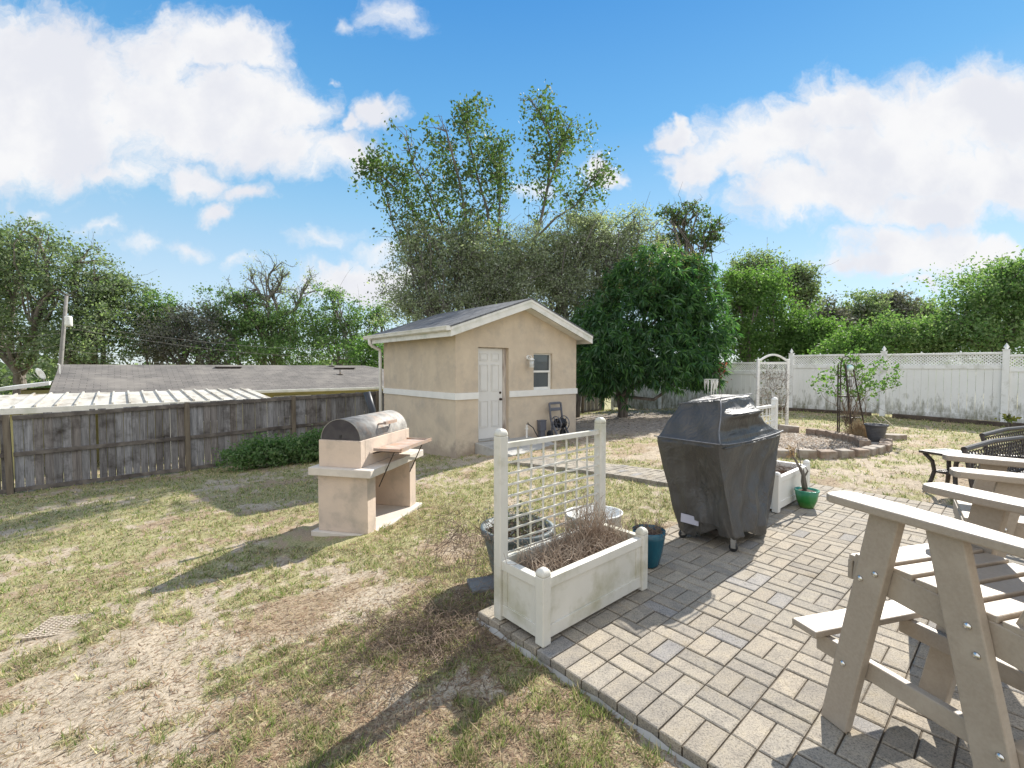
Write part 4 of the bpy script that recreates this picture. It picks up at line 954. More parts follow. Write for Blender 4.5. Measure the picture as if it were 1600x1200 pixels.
# ------------------------------------------------------------------ tall adirondack chairs
def build_chair(label, loc, rz):
    r = empty('tall_adirondack_chair', loc, rz, label, 'chair', 'tall taupe adirondack chairs'); Pm = M['poly']
    W_ = .68; za = .93
    for s in (0, 1):
        X = lambda v: v if s == 0 else W_-v
        # arm, wide tapered plank with rounded tip
        pts = [(0, -.03), (.012, -.008), (.035, .0), (.10, .005), (.128, -.01), (.14, -.04), (.148, -.20), (.135, -.42), (.11, -.62), (.095, -.80), (.03, -.80), (.016, -.5), (.002, -.2)]
        if s: pts = [(W_-x, y) for x, y in pts][::-1]
        mb = MB(); mb.prism(pts[::-1], za, za+.033); mb.build('armrest', Pm, r, .006)
        def board(y0, z0, y1, z1, w, x0, x1, name):
            d = Vector((0, y1-y0, z1-z0)).normalized(); n = Vector((0, d.z, -d.y))*w/2
            # horizontal end cuts
            hw = w/2/abs(d.z) if abs(d.z) > .5 else None
            mb = MB(); xa, xb = sorted((X(x0), X(x1)))
            if hw: q = [(y0-hw, z0), (y0+hw, z0), (y1+hw, z1), (y1-hw, z1)]
            else: q = [(y0-n.y, z0-n.z), (y1-n.y, z1-n.z), (y1+n.y, z1+n.z), (y0+n.y, z0+n.z)]
            mb.add([(xa, y, z) for y, z in q]+[(xb, y, z) for y, z in q], [(0, 1, 2, 3), (7, 6, 5, 4), (0, 4, 5, 1), (1, 5, 6, 2), (2, 6, 7, 3), (3, 7, 4, 0)])
            o = mb.build(name, Pm, r, .005); me = o.data
            import bmesh as _b
            bm = _b.new(); bm.from_mesh(me); _b.ops.recalc_face_normals(bm, faces=bm.faces); bm.to_mesh(me); bm.free(); return o
        fl = board(-.035, .004, -.215, za-.001, .105, .04, .078, 'leg'); rl = board(-.60, .004, -.40, za-.001, .105, .04, .078, 'leg')
        board(.08, .285, -.62, .30, .075, .080, .112, 'footrest_rail')
        board(-.075, .68, -.62, .625, .105, .080, .112, 'seat_rail')
        for (y, z, leg) in ((-.135, .66, fl), (-.19, .70, fl), (-.075, .285, fl), (-.475, .66, rl), (-.50, .58, rl), (-.565, .31, rl)):
            mb = MB(); Mk = Matrix.Translation((X(.04), y, z)) @ Matrix.Rotation(-math.pi/2 if s == 0 else math.pi/2, 4, 'Y'); mb.lathe([(.011, 0), (.011, .004), (.007, .008), (0, .009)], n=12, M=Mk); mb.build('bolt', M['chrome'], leg, smooth=True)
    mb = MB(); mb.box(.02, W_-.02, .03, .15, .327, .355); mb.build('footrest', Pm, r, .005)
    ys = [-.09, -.17, -.25, -.33, -.41, -.49, -.57]
    for k, y in enumerate(ys):
        z = .735-.05*((-y)/.5)-(.03 if k == 0 else 0); mb = MB(); mb.box(.082, W_-.082, y-.036, y+.036, z, z+.024); mb.build('seat_slat', Pm, r, .005)
    mb = MB(); mb.box(.082, W_-.082, -.07, -.05, .62, .70); mb.build('front_apron', Pm, r, .005)
    mb = MB(); mb.box(.082, W_-.082, -.66, -.60, .58, .68); mb.build('back_rail', Pm, r, .005)
    mb = MB(); mb.box(.06, W_-.06, -.84, -.80, .99, 1.06); mb.build('back_rail', Pm, r, .005)
    for k in range(6):
        t = (k-2.5)/2.5; xb = W_/2+t*.20; xt = W_/2+t*.27; top = 1.62-.10*t*t
        a = Vector((xb, -.55, .66)); b = Vector((xt, -.55-.36*(top-.66)/.95, top)); mb = MB(); mb.bar(a, b, .068, .024, (0, 1, .36)); mb.build('back_slat', Pm, r, .006)
    mb = MB(); mb.box(.116, W_-.116, -.57, -.535, .22, .31); mb.build('stretcher', Pm, r, .005)
    return r
build_chair('nearest tall taupe adirondack chair with footrest, seen from its left side', (1.275, 1.865, 0), .268)
build_chair('second tall taupe adirondack chair behind the nearest one, turned left', (2.19, 2.26, 0), .87)

# ------------------------------------------------------------------ black woven furniture
def lattice(mb, p0, u, v, lu, lv, step=.055, w=.012, t=.008):
    """diagonal strips filling the parallelogram p0 + a*u + b*v"""
    p0 = Vector(p0); u = Vector(u).normalized(); v = Vector(v).normalized(); n = u.cross(v)
    for sgn in (1, -1):
        c = -lv
        while c < lu+lv:
            # line a = c + sgn*b  clipped to a in [0,lu], b in [0,lv]
            b0, b1 = 0, lv
            lo, hi = ((0-c)/sgn, (lu-c)/sgn); lo, hi = min(lo, hi), max(lo, hi); b0 = max(b0, lo); b1 = min(b1, hi)
            if b1-b0 > .004:
                a_, b_ = p0+u*(c+sgn*b0)+v*b0+n*t*.5*sgn, p0+u*(c+sgn*b1)+v*b1+n*t*.5*sgn
                mb.bar(a_, b_, w, t, n)
            c += step
def side_table():
    fp = gz(1450, 776, 0); zt = .48
    r = empty('side_table', (5.04, 5.12, 0), .25, 'small black side table with pale glass top beside the lattice chairs', 'table'); W_ = .46; D = .42
    mb = MB(); f = .035
    mb.box(0, W_, 0, f, zt-.03, zt); mb.box(0, W_, D-f, D, zt-.03, zt); mb.box(0, f, f, D-f, zt-.03, zt); mb.box(W_-f, W_, f, D-f, zt-.03, zt); mb.build('top_frame', M['wicker'], r, .006)
    mb = MB(); mb.box(f, W_-f, f, D-f, zt-.014, zt-.004); mb.build('glass_top', M['glass_top'], r)
    for (x, y, sx, sy) in ((.04, .04, 1, 1), (W_-.04, .04, -1, 1), (.04, D-.04, 1, -1), (W_-.04, D-.04, -1, -1)):
        mb = MB(); mb.tube([(x, y, zt-.03), (x+sx*.055, y+sy*.05, zt-.12), (x+sx*.07, y+sy*.065, .24), (x+sx*.05, y+sy*.045, .12), (x-sx*.0, y, .0)], [.023, .022, .022, .022, .019], 8); mb.build('leg', M['wicker'], r, smooth=True)
    mb = MB(); mb.box(.10, W_-.10, .10, .115, .225, .25); mb.box(.10, W_-.10, D-.115, D-.10, .225, .25); mb.box(.10, .115, .115, D-.115, .225, .25); mb.box(W_-.115, W_-.10, .115, D-.115, .225, .25)
    lattice(mb, (.115, .115, .238), (1, 0, 0), (0, 1, 0), W_-.23, D-.23, .035, .012, .004); mb.build('lower_shelf', M['wicker'], r)
side_table()
def lounge(label, loc, rz, cush=True):
    r = empty('lattice_lounge_chair', loc, rz, label, 'chair', 'black lattice patio chairs')
    # local x along the back, y toward the front (negative), origin at back-left foot
    L = 1.5; fr = .02
    bk = MB(); bk.tube([(0, 0, .30), (-.0, .05, .60), (0, .08, .72)], fr, 8); bk.tube([(L, 0, .30), (L, .05, .60), (L, .08, .72)], fr, 8); bk.tube([(0, .08, .72), (L*.5, .10, .735), (L, .08, .72)], fr*1.25, 8); bk.tube([(0, 0, .34), (L, 0, .34)], fr, 8)
    lattice(bk, (.015, .01, .36), (1, 0, 0), (0, .18, 1), L-.03, .34, .072, .011, .006); bk.build('backrest', M['wicker'], r)
    for s in (0, 1):
        x = L*s; D = .55
        a = MB(); a.tube([(x, 0, .50), (x, -D*.6, .53), (x, -D, .50)], fr*1.2, 8); lattice(a, (x, -D+.02, .30), (0, 1, 0), (0, 0, 1), D-.03, .19, .072, .011, .006); a.build('arm', M['wicker'], r)
        for y in (0, -D):
            l = MB(); l.tube([(x, y, 0), (x, y, .5 if y else .34)], fr, 8); l.build('leg', M['wicker'], r)
    s = MB(); s.box(.0, L, -.55, 0, .28, .32); s.build('seat', M['wicker'], r, .01)
    if cush:
        c = MB(); c.box(.03, L-.03, -.54, -.02, .325, .42); c.build('seat_cushion', M['cushion'], r, .03, seg=3)
lounge('black lattice-back patio chair nearest the tall chairs, with cream cushion', (4.23, 4.15, 0), .49)
lounge('farther black lattice-back patio chair, behind the cushioned one', (5.3, 5.03, 0), .49, False)

# ------------------------------------------------------------------ hose reel, spigot, meter box
def build_reel():
    p = sl2w(2.62, -.30); r = empty('hose_reel_cart', (p[0], p[1], H(*p)), SHED_A, 'grey plastic hose reel cart leaning by the shed wall', 'hose reel')
    def fr(x):
        mb = MB(); mb.bar((x, -.16, .02), (x, .10, .45), .03, .05, (0, 1, 0)); mb.bar((x, .10, .45), (x, .16, .86), .03, .05, (0, 1, 0)); mb.bar((x, .10, .04), (x, .02, .42), .03, .05, (0, 1, 0)); mb.build('side_frame', M['reel'], r, .006)
    fr(0); fr(.40)
    mb = MB(); mb.box(.015, .385, .145, .175, .82, .88); mb.box(.015, .385, .13, .16, .66, .74); mb.build('handle', M['reel'], r, .01)
    for x in (.06, .34):
        mb = MB(); n = 28; ring = [(x, -.02+.17*math.cos(2*math.pi*k/n), .37+.17*math.sin(2*math.pi*k/n)) for k in range(n+1)]; mb.tube(ring, .012, 6)
        for k in range(6): t = k*math.pi/3; mb.bar((x, -.02, .37), (x, -.02+.165*math.cos(t), .37+.165*math.sin(t)), .01, .022, (1, 0, 0))
        mb.build('reel_flange', M['reel'], r)
    mb = MB(); n = 150; mb.tube([(.08+.24*(k/n*3 % 1 if int(k/n*3) % 2 == 0 else 1-(k/n*3 % 1)), -.02+.11*math.cos(k*.7), .37+.11*math.sin(k*.7)) for k in range(n)], .011, 5); mb.build('coiled_hose', M['hose'], r, smooth=True)
    for x in (-.03, .43):
        mb = MB(); Mw = Matrix.Translation((x, .10, .10)) @ Matrix.Rotation(math.pi/2, 4, 'Y'); mb.lathe([(.02, -.02), (.09, -.02), (.10, -.012), (.10, .012), (.09, .02), (.02, .02)], n=24, M=Mw); mb.build('wheel', M['reel_dark'], r, smooth=True)
build_reel()
p = sl2w(2.44, -.07); mb = MB(); mb.box(-.10, .10, -.06, .06, .22, .46); mb.box(-.075, .075, -.045, .045, -.05, .22); mb.box(-.11, .11, -.07, .07, .46, .48)
o = mb.build('utility_box', M['reel'], None, .01); o.location = (p[0], p[1], H(*p)+.0); o.rotation_euler = (0, 0, SHED_A); tag(o, 'grey plastic utility box fixed against the shed wall', 'utility box')
p = sl2w(1.86, -.16); zz = H(*p)
sg = empty('water_spigot', (p[0], p[1], zz), SHED_A, 'white standpipe with a black garden tap by the ramp', 'tap')
mb = MB(); mb.tube([(0, 0, -.1), (0, 0, .44)], .022, 10); mb.box(-.03, .03, -.025, .025, .33, .36); mb.build('standpipe', M['white_paint'], sg)
mb = MB(); mb.tube([(0, 0, .45), (.04, -.01, .46), (.075, -.01, .43)], .014, 8); mb.tube([(.02, -.03, .49), (.05, .02, .49)], .009, 6); mb.build('tap', M['dark_metal'], sg)
mb = MB(); q = sl2w(1.935, -.17); h0 = zz
pts = [(q[0], q[1], h0+.43), (q[0]+.09, q[1]+.03, h0+.36), (q[0]+.17, q[1]+.06, h0+.2), (q[0]+.27, q[1]+.06, h0+.04), (q[0]+.45, q[1]+.10, h0+.025), (q[0]+.62, q[1]+.28, h0+.03)]
sp_ = []
for k in range(len(pts)-1):
    for t in (0, .33, .66): sp_.append(tuple(np.array(pts[k])*(1-t)+np.array(pts[k+1])*t))
mb.tube(sp_, .012, 8); tag(mb.build('garden_hose', M['hose'], smooth=True), 'black garden hose running from the tap toward the reel', 'hose')

# ------------------------------------------------------------------ fences
FD = np.array([.76, .65]); FD = FD/np.linalg.norm(FD)
def wood_fence():
    A = np.array([-10.15, 9.2]); posts = [-2.6, 0, 2.94, 5.35, 7.8, 10.25, 12.7, 15.1, 17.5, 18.9]
    r = empty('wooden_fence', (A[0], A[1], 0), math.atan2(FD[1], FD[0]), 'weathered grey plank fence with rails along the lawn edge', 'fence')
    def g(s): p = A+FD*s; return H(p[0], p[1])
    tops = [np.interp(s, [-2.6, 0, 2.94, 5.35, 7.8, 18.9], [.45, .52, .62, .69, .74, 1.05]) for s in posts]
    mb_ = None
    for k, s in enumerate(posts):
        mb = MB(); ln = .035 if k == 1 else 0; mb.add([(s-.05+ln*0, -.10, g(s)-.3), (s+.05, -.10, g(s)-.3), (s+.05, 0, g(s)-.3), (s-.05, 0, g(s)-.3), (s-.05-ln, -.10, tops[k]+.02), (s+.05-ln, -.10, tops[k]+.02), (s+.05-ln, 0, tops[k]+.02), (s-.05-ln, 0, tops[k]+.02)],
                             [(0, 3, 2, 1), (4, 5, 6, 7), (0, 1, 5, 4), (1, 2, 6, 5), (2, 3, 7, 6), (3, 0, 4, 7)]); mb.build('post', M['fencepost'], r, .004)
    R_ = random.Random(2)
    for k in range(len(posts)-1):
        s0, s1 = posts[k]+.05, posts[k+1]-.05; t0, t1 = tops[k], tops[k+1]; b0, b1 = g(posts[k]), g(posts[k+1])
        mb = MB(); s = s0; z = lambda q: t0+(t1-t0)*(q-s0)/(s1-s0)
        idx = 0
        while s < s1-.02:
            w = min(.138+R_.random()*.006, s1-s); gap = .003+R_.random()*.006; back = (idx % 2)*.016+R_.random()*.004
            zt = z(s)-.012+R_.random()*.03; zb = g(s)+.03+R_.random()*.03
            if k == 1 and idx == 8: zb += .0; w -= .035
            dx = (R_.random()-.5)*.006
            mb.add([(s+gap, -.022+back, zb), (s+w, -.022+back, zb), (s+w, -.004+back, zb), (s+gap, -.004+back, zb), (s+gap+dx, -.022+back, zt), (s+w+dx, -.022+back, zt), (s+w+dx, -.004+back, zt), (s+gap+dx, -.004+back, zt)],
                   [(0, 3, 2, 1), (4, 5, 6, 7), (0, 1, 5, 4), (1, 2, 6, 5), (2, 3, 7, 6), (3, 0, 4, 7)])
            s += .142; idx += 1
        pl = mb.build('plank_panel', M['fencewood'], r)
        hh = min(t0-b0, t1-b1)
        for fz, nm in ((-.055, 'top'), (.50, 'mid'), (.955, 'low')):
            za, zb = (t0+fz, t1+fz) if fz < 0 else (t0-(t0-b0)*fz, t1-(t1-b1)*fz)
            rb = MB(); rb.bar((s0, -.045, za), (s1, -.045, zb), .040, .085); rb.build('rail', M['fencerail'], pl, .004)
wood_fence()
WD = np.array([.647, -.763]); WP0 = np.array([9.33, 15.3])
def white_fence():
    ang = math.atan2(WD[1], WD[0])
    r = empty('white_vinyl_fence', (WP0[0], WP0[1], 0), ang, 'tall mildewed white vinyl fence with lattice top and pointed post caps', 'fence')
    ps = [-7.3, -4.87, -2.44, 0, 2.44, 4.88, 7.32, 9.76]
    def sec(s0, s1, top, bot):
        L = s1-s0-.13; x0 = s0+.065; w = .04
        pn = MB(); n = int(L/.15); bw = L/n
        for k in range(n): pn.box(x0+k*bw+.003, x0+(k+1)*bw-.003, -.012+(.002 if k % 2 else 0), .012, bot+.13, top-.42)
        po = pn.build('board_panel', M['wfence'], r)
        rl = MB(); rl.box(x0, x0+L, -.03, .03, top-.055, top); rl.box(x0, x0+L, -.032, .032, top-.43, top-.31); rl.build('rail', M['wfence_clean'], r, .004)
        rl = MB(); rl.box(x0, x0+L, -.03, .03, bot, bot+.135); rl.build('bottom_rail', M['wfence'], r, .004)
        lt = MB(); lattice(lt, (x0, 0, top-.31), (1, 0, 0), (0, 0, 1), L, .255, .075, .028, .006); lt.build('lattice_panel', M['wfence_clean'], r)
        for q in (.33, .67):
            kb = MB(); kb.lathe([(.012, 0), (.018, .015), (.02, .03), (.0, .055)], (x0+L*q, 0, top), 8); kb.build('finial', M['wfence_clean'], r)
    lev = {0: (1.50, -.32), 1: (1.58, -.22), 2: (1.68, -.05), 3: (1.90, .12), 4: (1.88, .12), 5: (1.81, .08), 6: (1.79, .05)}
    for k in range(len(ps)-1): sec(ps[k], ps[k+1], *lev[k])
    for k, s in enumerate(ps):
        t, b = lev[min(k, 6)]; t = max(t, lev[max(0, k-1)][0])
        mb = MB(); p = WP0+WD*s; g = H(p[0], p[1]); mb.box(s-.064, s+.064, -.064, .064, g-.2, t+.05); o = mb.build('post', M['wfence_clean'], r, .005)
        c = MB(); c.box(s-.075, s+.075, -.075, .075, t+.05, t+.07); c.lathe([(.035, .0), (.03, .02), (.055, .05), (.05, .065), (.0, .16)], (s, 0, t+.07), 4); c.build('post_cap', M['wfence_clean'], o)
white_fence()
for k, (a, b, lb) in enumerate(((-.6, 2.2, 'between the arched trellis and the vine obelisk'), (2.7, 5.0, 'right of the ribbed pot'), (5.0, 7.4, 'at the right edge of the yard'))):
    A = WP0+WD*a-np.array([.763, .647])*.14; B = WP0+WD*b-np.array([.763, .647])*.14; mb = MB()
    mb.bar((0, 0, H(*A)+.04), (B[0]-A[0], B[1]-A[1], H(*B)+.03), .16, .15); o = mb.build('landscape_timber', M['timber'], None, .012); o.location = (A[0], A[1], 0)
    tag(o, 'dark weathered timber under the white fence, '+lb, 'timber', 'timbers under the white fence')

# ------------------------------------------------------------------ planting ring
def ring():
    R_ = random.Random(11); idx = 0
    nm = ['at its left end', 'left of its middle', 'near its middle', 'right of its middle', 'at its right end']
    def block(p, a, z, h, mat, label, w=.26):
        nonlocal idx
        mb = MB(); t = .09; mb.add([(-w/2, -t, -.06), (w/2, -t, -.06), (w/2*.85, t, -.06), (-w/2*.85, t, -.06), (-w/2, -t, h+R_.uniform(-.015, .012)), (w/2, -t, h+R_.uniform(-.015, .012)), (w/2*.85, t, h), (-w/2*.85, t, h)], [(0, 3, 2, 1), (4, 5, 6, 7), (0, 1, 5, 4), (1, 2, 6, 5), (2, 3, 7, 6), (3, 0, 4, 7)])
        o = mb.build('edging_block', M[mat], None, .014); o.location = (p[0], p[1], z); o.rotation_euler = (R_.uniform(-.03, .03), R_.uniform(-.03, .03), a+R_.uniform(-.05, .05)); tag(o, label, 'edging block', 'stone edging blocks of the garden bed'); idx += 1
    def along(pts, n, z, h, mats, desc, w):
        P = np.array(pts, float); seg = np.linalg.norm(np.diff(P, axis=0), axis=1); cs = np.r_[0, np.cumsum(seg)]
        for k in range(n):
            s = cs[-1]*(k+.5)/n; x = np.interp(s, cs, P[:, 0]); y = np.interp(s, cs, P[:, 1]); x2 = np.interp(s+.05, cs, P[:, 0]); y2 = np.interp(s+.05, cs, P[:, 1]); x1 = np.interp(s-.05, cs, P[:, 0]); y1 = np.interp(s-.05, cs, P[:, 1])
            block((x, y), math.atan2(y2-y1, x2-x1), z, h, R_.choice(mats), desc % ordn[k], w)
    ordn = ['first from the left', 'second from the left', 'third from the left', 'fourth from the left', 'fifth from the left', 'sixth from the left', 'seventh from the left', 'eighth from the left', 'ninth from the left', 'tenth from the left', 'eleventh from the left', 'twelfth from the left']
    front = [gz(1195, 712, 0)[:2]+[-.5, .15], gz(1195, 712, 0)[:2], gz(1240, 714, 0)[:2], gz(1300, 715, 0)[:2], gz(1350, 712, 0)[:2], gz(1382, 704, 0)[:2], gz(1385, 695, 0)[:2]]
    along(front, 12, 0, .125, ['stone', 'stone2'], 'rough brown edging block in the bed\'s front row, %s', .26)
    back = [gz(1262, 681, 0)[:2], gz(1290, 685, 0)[:2], gz(1320, 691, 0)[:2], gz(1345, 697, 0)[:2], gz(1352, 703, 0)[:2]]
    along(back, 8, 0, .17, ['stone'], 'red brown edging block in the bed\'s rear row, %s', .20)
    lf = [gz(1196, 672, 0)[:2], gz(1246, 676, 0)[:2]]
    along(lf, 2, 0, .15, ['stone2'], 'low block by the arched trellis foot, %s', .42)
    rt = [gz(1385, 690, 0)[:2], gz(1418, 686, 0)[:2]]
    for k, (px, py, w_, lab) in enumerate(((1372, 698, .34, 'pale flat stepping stone beside the ribbed pot'), (1398, 686, .5, 'long pale flat stone right of the ribbed pot'), (1360, 705, .26, 'small grey flat stone in front of the ribbed pot'))):
        g = gz(px, py, 0); mb = MB(); n = 9; pts = [(w_*.5*math.cos(6.283*q/n)*R_.uniform(.85, 1.1), w_*.33*math.sin(6.283*q/n)*R_.uniform(.85, 1.1)) for q in range(n)]
        mb.prism(pts, -.05, .07+.03*(k == 1)); o = mb.build('flat_stone', M['stone2'], None, .01); o.location = (g[0], g[1], 0); tag(o, lab, 'stone', 'flat stones of the garden bed')
    # gravel / leaf litter filling
    n = 9000; a = rng.uniform(0, 6.28, n); q = rng.random(n)**.5; x = RC[0]+1.3*q*np.cos(a); y = RC[1]+1.25*q*np.sin(a); z = height(x, y)+.03+rng.random(n)*.02
    P = np.c_[x, y, z]; k = rng.random((n, 1)); col = np.where(k < .5, np.array([.50, .44, .36]), np.where(k < .75, np.array([.30, .22, .16]), np.array([.60, .56, .50])))*(.7+.5*rng.random((n, 1)))
    V = leaf_quads(P, .045, .5); V[:, 2] = np.repeat(z, 4)+(V[:, 2]-np.repeat(z, 4))*.35
    tag(npmesh('leaf_litter', V, 4, M['blade'], None, col), 'pale dry leaf litter covering the garden bed', 'leaf litter', kind='stuff')
ring()
# bed ground patch
mb = MB(); n = 40; mb.add([(RC[0]+1.32*math.cos(6.283*k/n), RC[1]+1.28*math.sin(6.283*k/n), .02) for k in range(n)]+[(RC[0], RC[1], .04)], [(k, (k+1) % n, n) for k in range(n)])
M['bedsoil'] = simple('bed_soil', (.42, .34, .26), (.22, .16, .12), .95, 25, (50, .01)); tag(mb.build('garden_bed_soil', M['bedsoil'], smooth=True), kind='structure')
rp_ = gz(1362, 690, 0.02); prof = [(.14, 0)]
for k in range(9): z = .02+k*.036; rr = .145+.085*(z/.36); prof += [(rr, z), (rr+.004, z+.018), (rr, z+.03)]
prof += [(.235, .35), (.25, .355), (.25, .39), (.225, .39), (.215, .34)]
prof = [(a*.78, b*.92) for a, b in prof]
pot('ribbed_pot', 'dark grey ribbed pot standing at the end of the garden bed', rp_+[0, -.1, 0], prof, 'ribpot', .31, .165)
# shepherd's pole
g = gz(1311, 686, 0); mb = MB(); mb.tube([(0, 0, -.05), (0, 0, 1.55), (.03, 0, 1.68), (.12, 0, 1.72), (.2, 0, 1.66), (.2, 0, 1.6)], .011, 8); o = mb.build('garden_hook_pole', M['dark_metal']); o.location = (g[0], g[1], 0); tag(o, 'thin black shepherd hook pole in the garden bed', 'pole')
# obelisk
def obelisk():
    g = gz(1335, 687, 0); g = np.array([g[0]+.1, g[1]+.2, 0]); r = empty('metal_obelisk', tuple(g), .3, 'black twisted metal obelisk leaning in the garden bed', 'obelisk')
    top = Vector((-.28, 0, 1.62)); cs = [(-.20, -.16), (.20, -.16), (.20, .16), (-.20, .16)]
    def pt(k, z): t = z/1.65; c = cs[k % 4]; return Vector((c[0]*(1-.55*t)-.26*t, c[1]*(1-.55*t), z))
    for k in range(4): mb = MB(); mb.tube([pt(k, z) for z in (0, .4, .8, 1.2, 1.55)], .014, 6); mb.build('leg', M['dark_metal'], r)
    for z in (.45, .88, 1.3): mb = MB(); mb.tube([pt(0, z), pt(1, z), pt(2, z), pt(3, z), pt(0, z)], .010, 5); mb.build('cross_bar', M['dark_metal'], r)
    v = empty('climbing_vine', tuple(g), 0, 'bright green sprawling vine climbing over the black obelisk', 'vine')
    cen = [at(1300, 590, g[1]), at(1330, 570, g[1]), at(1360, 572, g[1]), at(1385, 575, g[1]), at(1315, 600, g[1]), at(1345, 592, g[1]), at(1375, 600, g[1]), at(1290, 600, g[1]), at(1336, 555, g[1]), at(1395, 590, g[1]), at(1380, 606, g[1]), at(1352, 610, g[1]), at(1322, 612, g[1])]
    C = np.array(cen); C = np.repeat(C, 6, 0)+rng.normal(size=(len(C)*6, 3))*[.15, .16, .12]+[-.03, 0, .03]; P = C[rng.choice(len(C), 1500)]+rng.normal(size=(1500, 3))*.045
    npmesh('leaves', leaf_quads(P, .05, .75)-g, 4, M['leaf_bright'], v)
    st = [tuple(Vector((-.1, 0, .3))+Vector(rng.normal(size=3)*.05)) for _ in range(26)]; en = [tuple(C[rng.integers(len(C))]-g) for _ in range(26)]; stems_mesh('stems', 'twig', v, st, en, .008, .12, 7, 4)
    gl = MB(); gl.lathe([(0, -.07), (.04, -.058), (.065, -.02), (.068, .01), (.05, .048), (0, .07)], (0, 0, 0), 20); o = gl.build('gazing_globe', M['globe'], None, smooth=True); q = at(1328, 575, g[1]-.15); o.location = tuple(q); tag(o, 'small pale aqua glass globe hanging in the green vine', 'ornament')
    q = at(1327, 598, g[1]-.1); ch = empty('wind_chime', tuple(q), 0, 'dark tube wind chime hanging inside the obelisk', 'wind chime')
    for dx in (-.04, 0, .04): mb = MB(); mb.tube([(dx, 0, -.09), (dx, .01*dx*20, .07)], .012, 6); mb.build('tube', M['bead'], ch)
    mb = MB(); mb.tube([(0, 0, .07), (0, 0, .24)], .004, 4); mb.build('cord', M['bead'], ch)
    gr = empty('dry_grass_clump', (g[0]-.10, g[1]-.30, .03), 0, 'tawny dry grass clump at the foot of the obelisk', 'dry plant'); st = []; en = []
    for k in range(420): a = rng.uniform(0, 6.28); q = rng.random(); st.append((.05*math.cos(a), .05*math.sin(a), 0)); en.append((.28*q*math.cos(a), .28*q*math.sin(a), .42*(1-.7*q*q)*rng.uniform(.6, 1)))
    stems_mesh('blades', 'straw', gr, st, en, .005, .1, 4)
    tw = empty('dead_shrub', (g[0]+.15, g[1]+.1, .02), 0, 'tangle of thin dead brown twigs around the obelisk base', 'dead plant'); st = []; en = []
    for k in range(80): a = rng.uniform(0, 6.28); st.append((.1*math.cos(a), .1*math.sin(a), .05)); en.append((rng.normal()*.33, rng.normal()*.2, .2+.45*rng.random()))
    stems_mesh('twigs', 'twig', tw, st, en, .004, .2, 5)
obelisk()
for k, (px0, py0, px1, py1, lb) in enumerate(((1365, 650, 1385, 670, 'left one of two cream ropes pegged down in front of the white fence'), (1378, 651, 1402, 671, 'right one of two cream ropes pegged down in front of the white fence'))):
    a = at(px0, py0, 11.5); b = gz(px1, py1, 0); mb = MB(); mb.tube([tuple(a), tuple(b)], .008, 5); tag(mb.build('guy_rope', M['rope']), lb, 'rope', 'guy ropes')
# small yellow sapling by the fence post
g = gz(1576, 672, 0); tr = tree('young_sapling', 'tiny yellowing sapling in front of the white fence at right', (g[0], g[1], 0), [((g[0], g[1], .28), (.13, .13, .13))], 45, .10, 'leaf_yellowed', None, .012, .05, 12, .6, limbs=3, cat='sapling')

# arched white trellis with dead vine
def arch():
    Y = 11.6; a = at(1183, 668, Y); b = at(1229, 668, Y); zg = H(a[0], a[1]); W_ = b[0]-a[0]; zt = 1.70
    r = empty('arched_trellis', (a[0], Y, 0), 0, 'white arched garden trellis standing before the fence', 'trellis')
    for x in (0, W_): mb = MB(); mb.box(x-.03, x+.03, -.03, .03, zg-.1, zt); mb.build('post', M['wfence_clean'], r, .004)
    mb = MB(); pts = [(.03+(W_-.06)*k/14, 0, zt-.04+.15*math.sin(math.pi*k/14)) for k in range(15)]
    for p, q in zip(pts[:-1], pts[1:]): mb.bar(p, q, .04, .045)
    mb.build('arch', M['wfence_clean'], r)
    mb = MB(); mb.box(.03, W_-.03, -.015, .015, zt-.13, zt-.08)
    for z in (1.42, 1.2, .98, .76, .54, .32): mb.box(.03, W_-.03, -.006, .006, z-.008, z+.008)
    for k in range(1, 6): x = W_*k/6; mb.box(x-.006, x+.006, -.013, -.0065, .1, zt-.13)
    mb.build('grid', M['wfence_clean'], r)
    v = empty('bare_vine', (a[0], Y-.03, 0), 0, 'leafless brown vine woven through the arched trellis', 'vine'); st = []; en = []
    for k in range(220): x, z = rng.uniform(.03, W_-.03), rng.uniform(.15, 1.35); st.append((x, 0, z)); en.append((x+rng.normal()*.14, rng.normal()*.05, z+abs(rng.normal())*.2))
    stems_mesh('stems', 'twig', v, st, en, .0045, .2, 4)
    P = np.c_[rng.uniform(0, W_, 160), rng.normal(size=160)*.05, rng.uniform(.15, 1.5, 160)]; npmesh('dry_leaves', leaf_quads(P, .05, .6), 4, M['leaf_dark'], v)
arch()
# white fringed hanging ornament on a hook
Y = 13.0; a = at(1124, 592, Y); h = empty('garden_hook_pole', (a[0], Y, 0), 0, 'thin dark hook pole under the edge of the mango tree', 'pole'); mb = MB(); mb.tube([(0, 0, -.3), (0, 0, a[2]+.1), (-.1, 0, a[2]+.2), (-.2, 0, a[2]+.12)], .012, 6); mb.build('pole', M['dark_metal'], h)
q = at(1111, 593, Y); w = empty('hanging_ornament', tuple(q), 0, 'white fringed ornament hanging by the mango tree', 'ornament'); mb = MB(); mb.box(-.19, .19, -.04, .04, 0, .015); mb.build('top_board', M['plume'], w); mb = MB()
for k in range(26):
    x = rng.uniform(-.18, .18); y = rng.uniform(-.08, .08); l = rng.uniform(.12, .52)*(1-abs(x)*1.6); mb.tube([(x, y, -.01), (x+.01, y, -.02-l*.3), (x*.92, y, -.02-l*.6), (x*.86, y, -.02-l)], [.010, .020, .012, .003], 5)
mb.build('fringe', M['plume'], w); mb = MB(); mb.tube([(0, 0, .015), (.0, 0, .1)], .004, 4); mb.build('cord', M['dark_metal'], w)

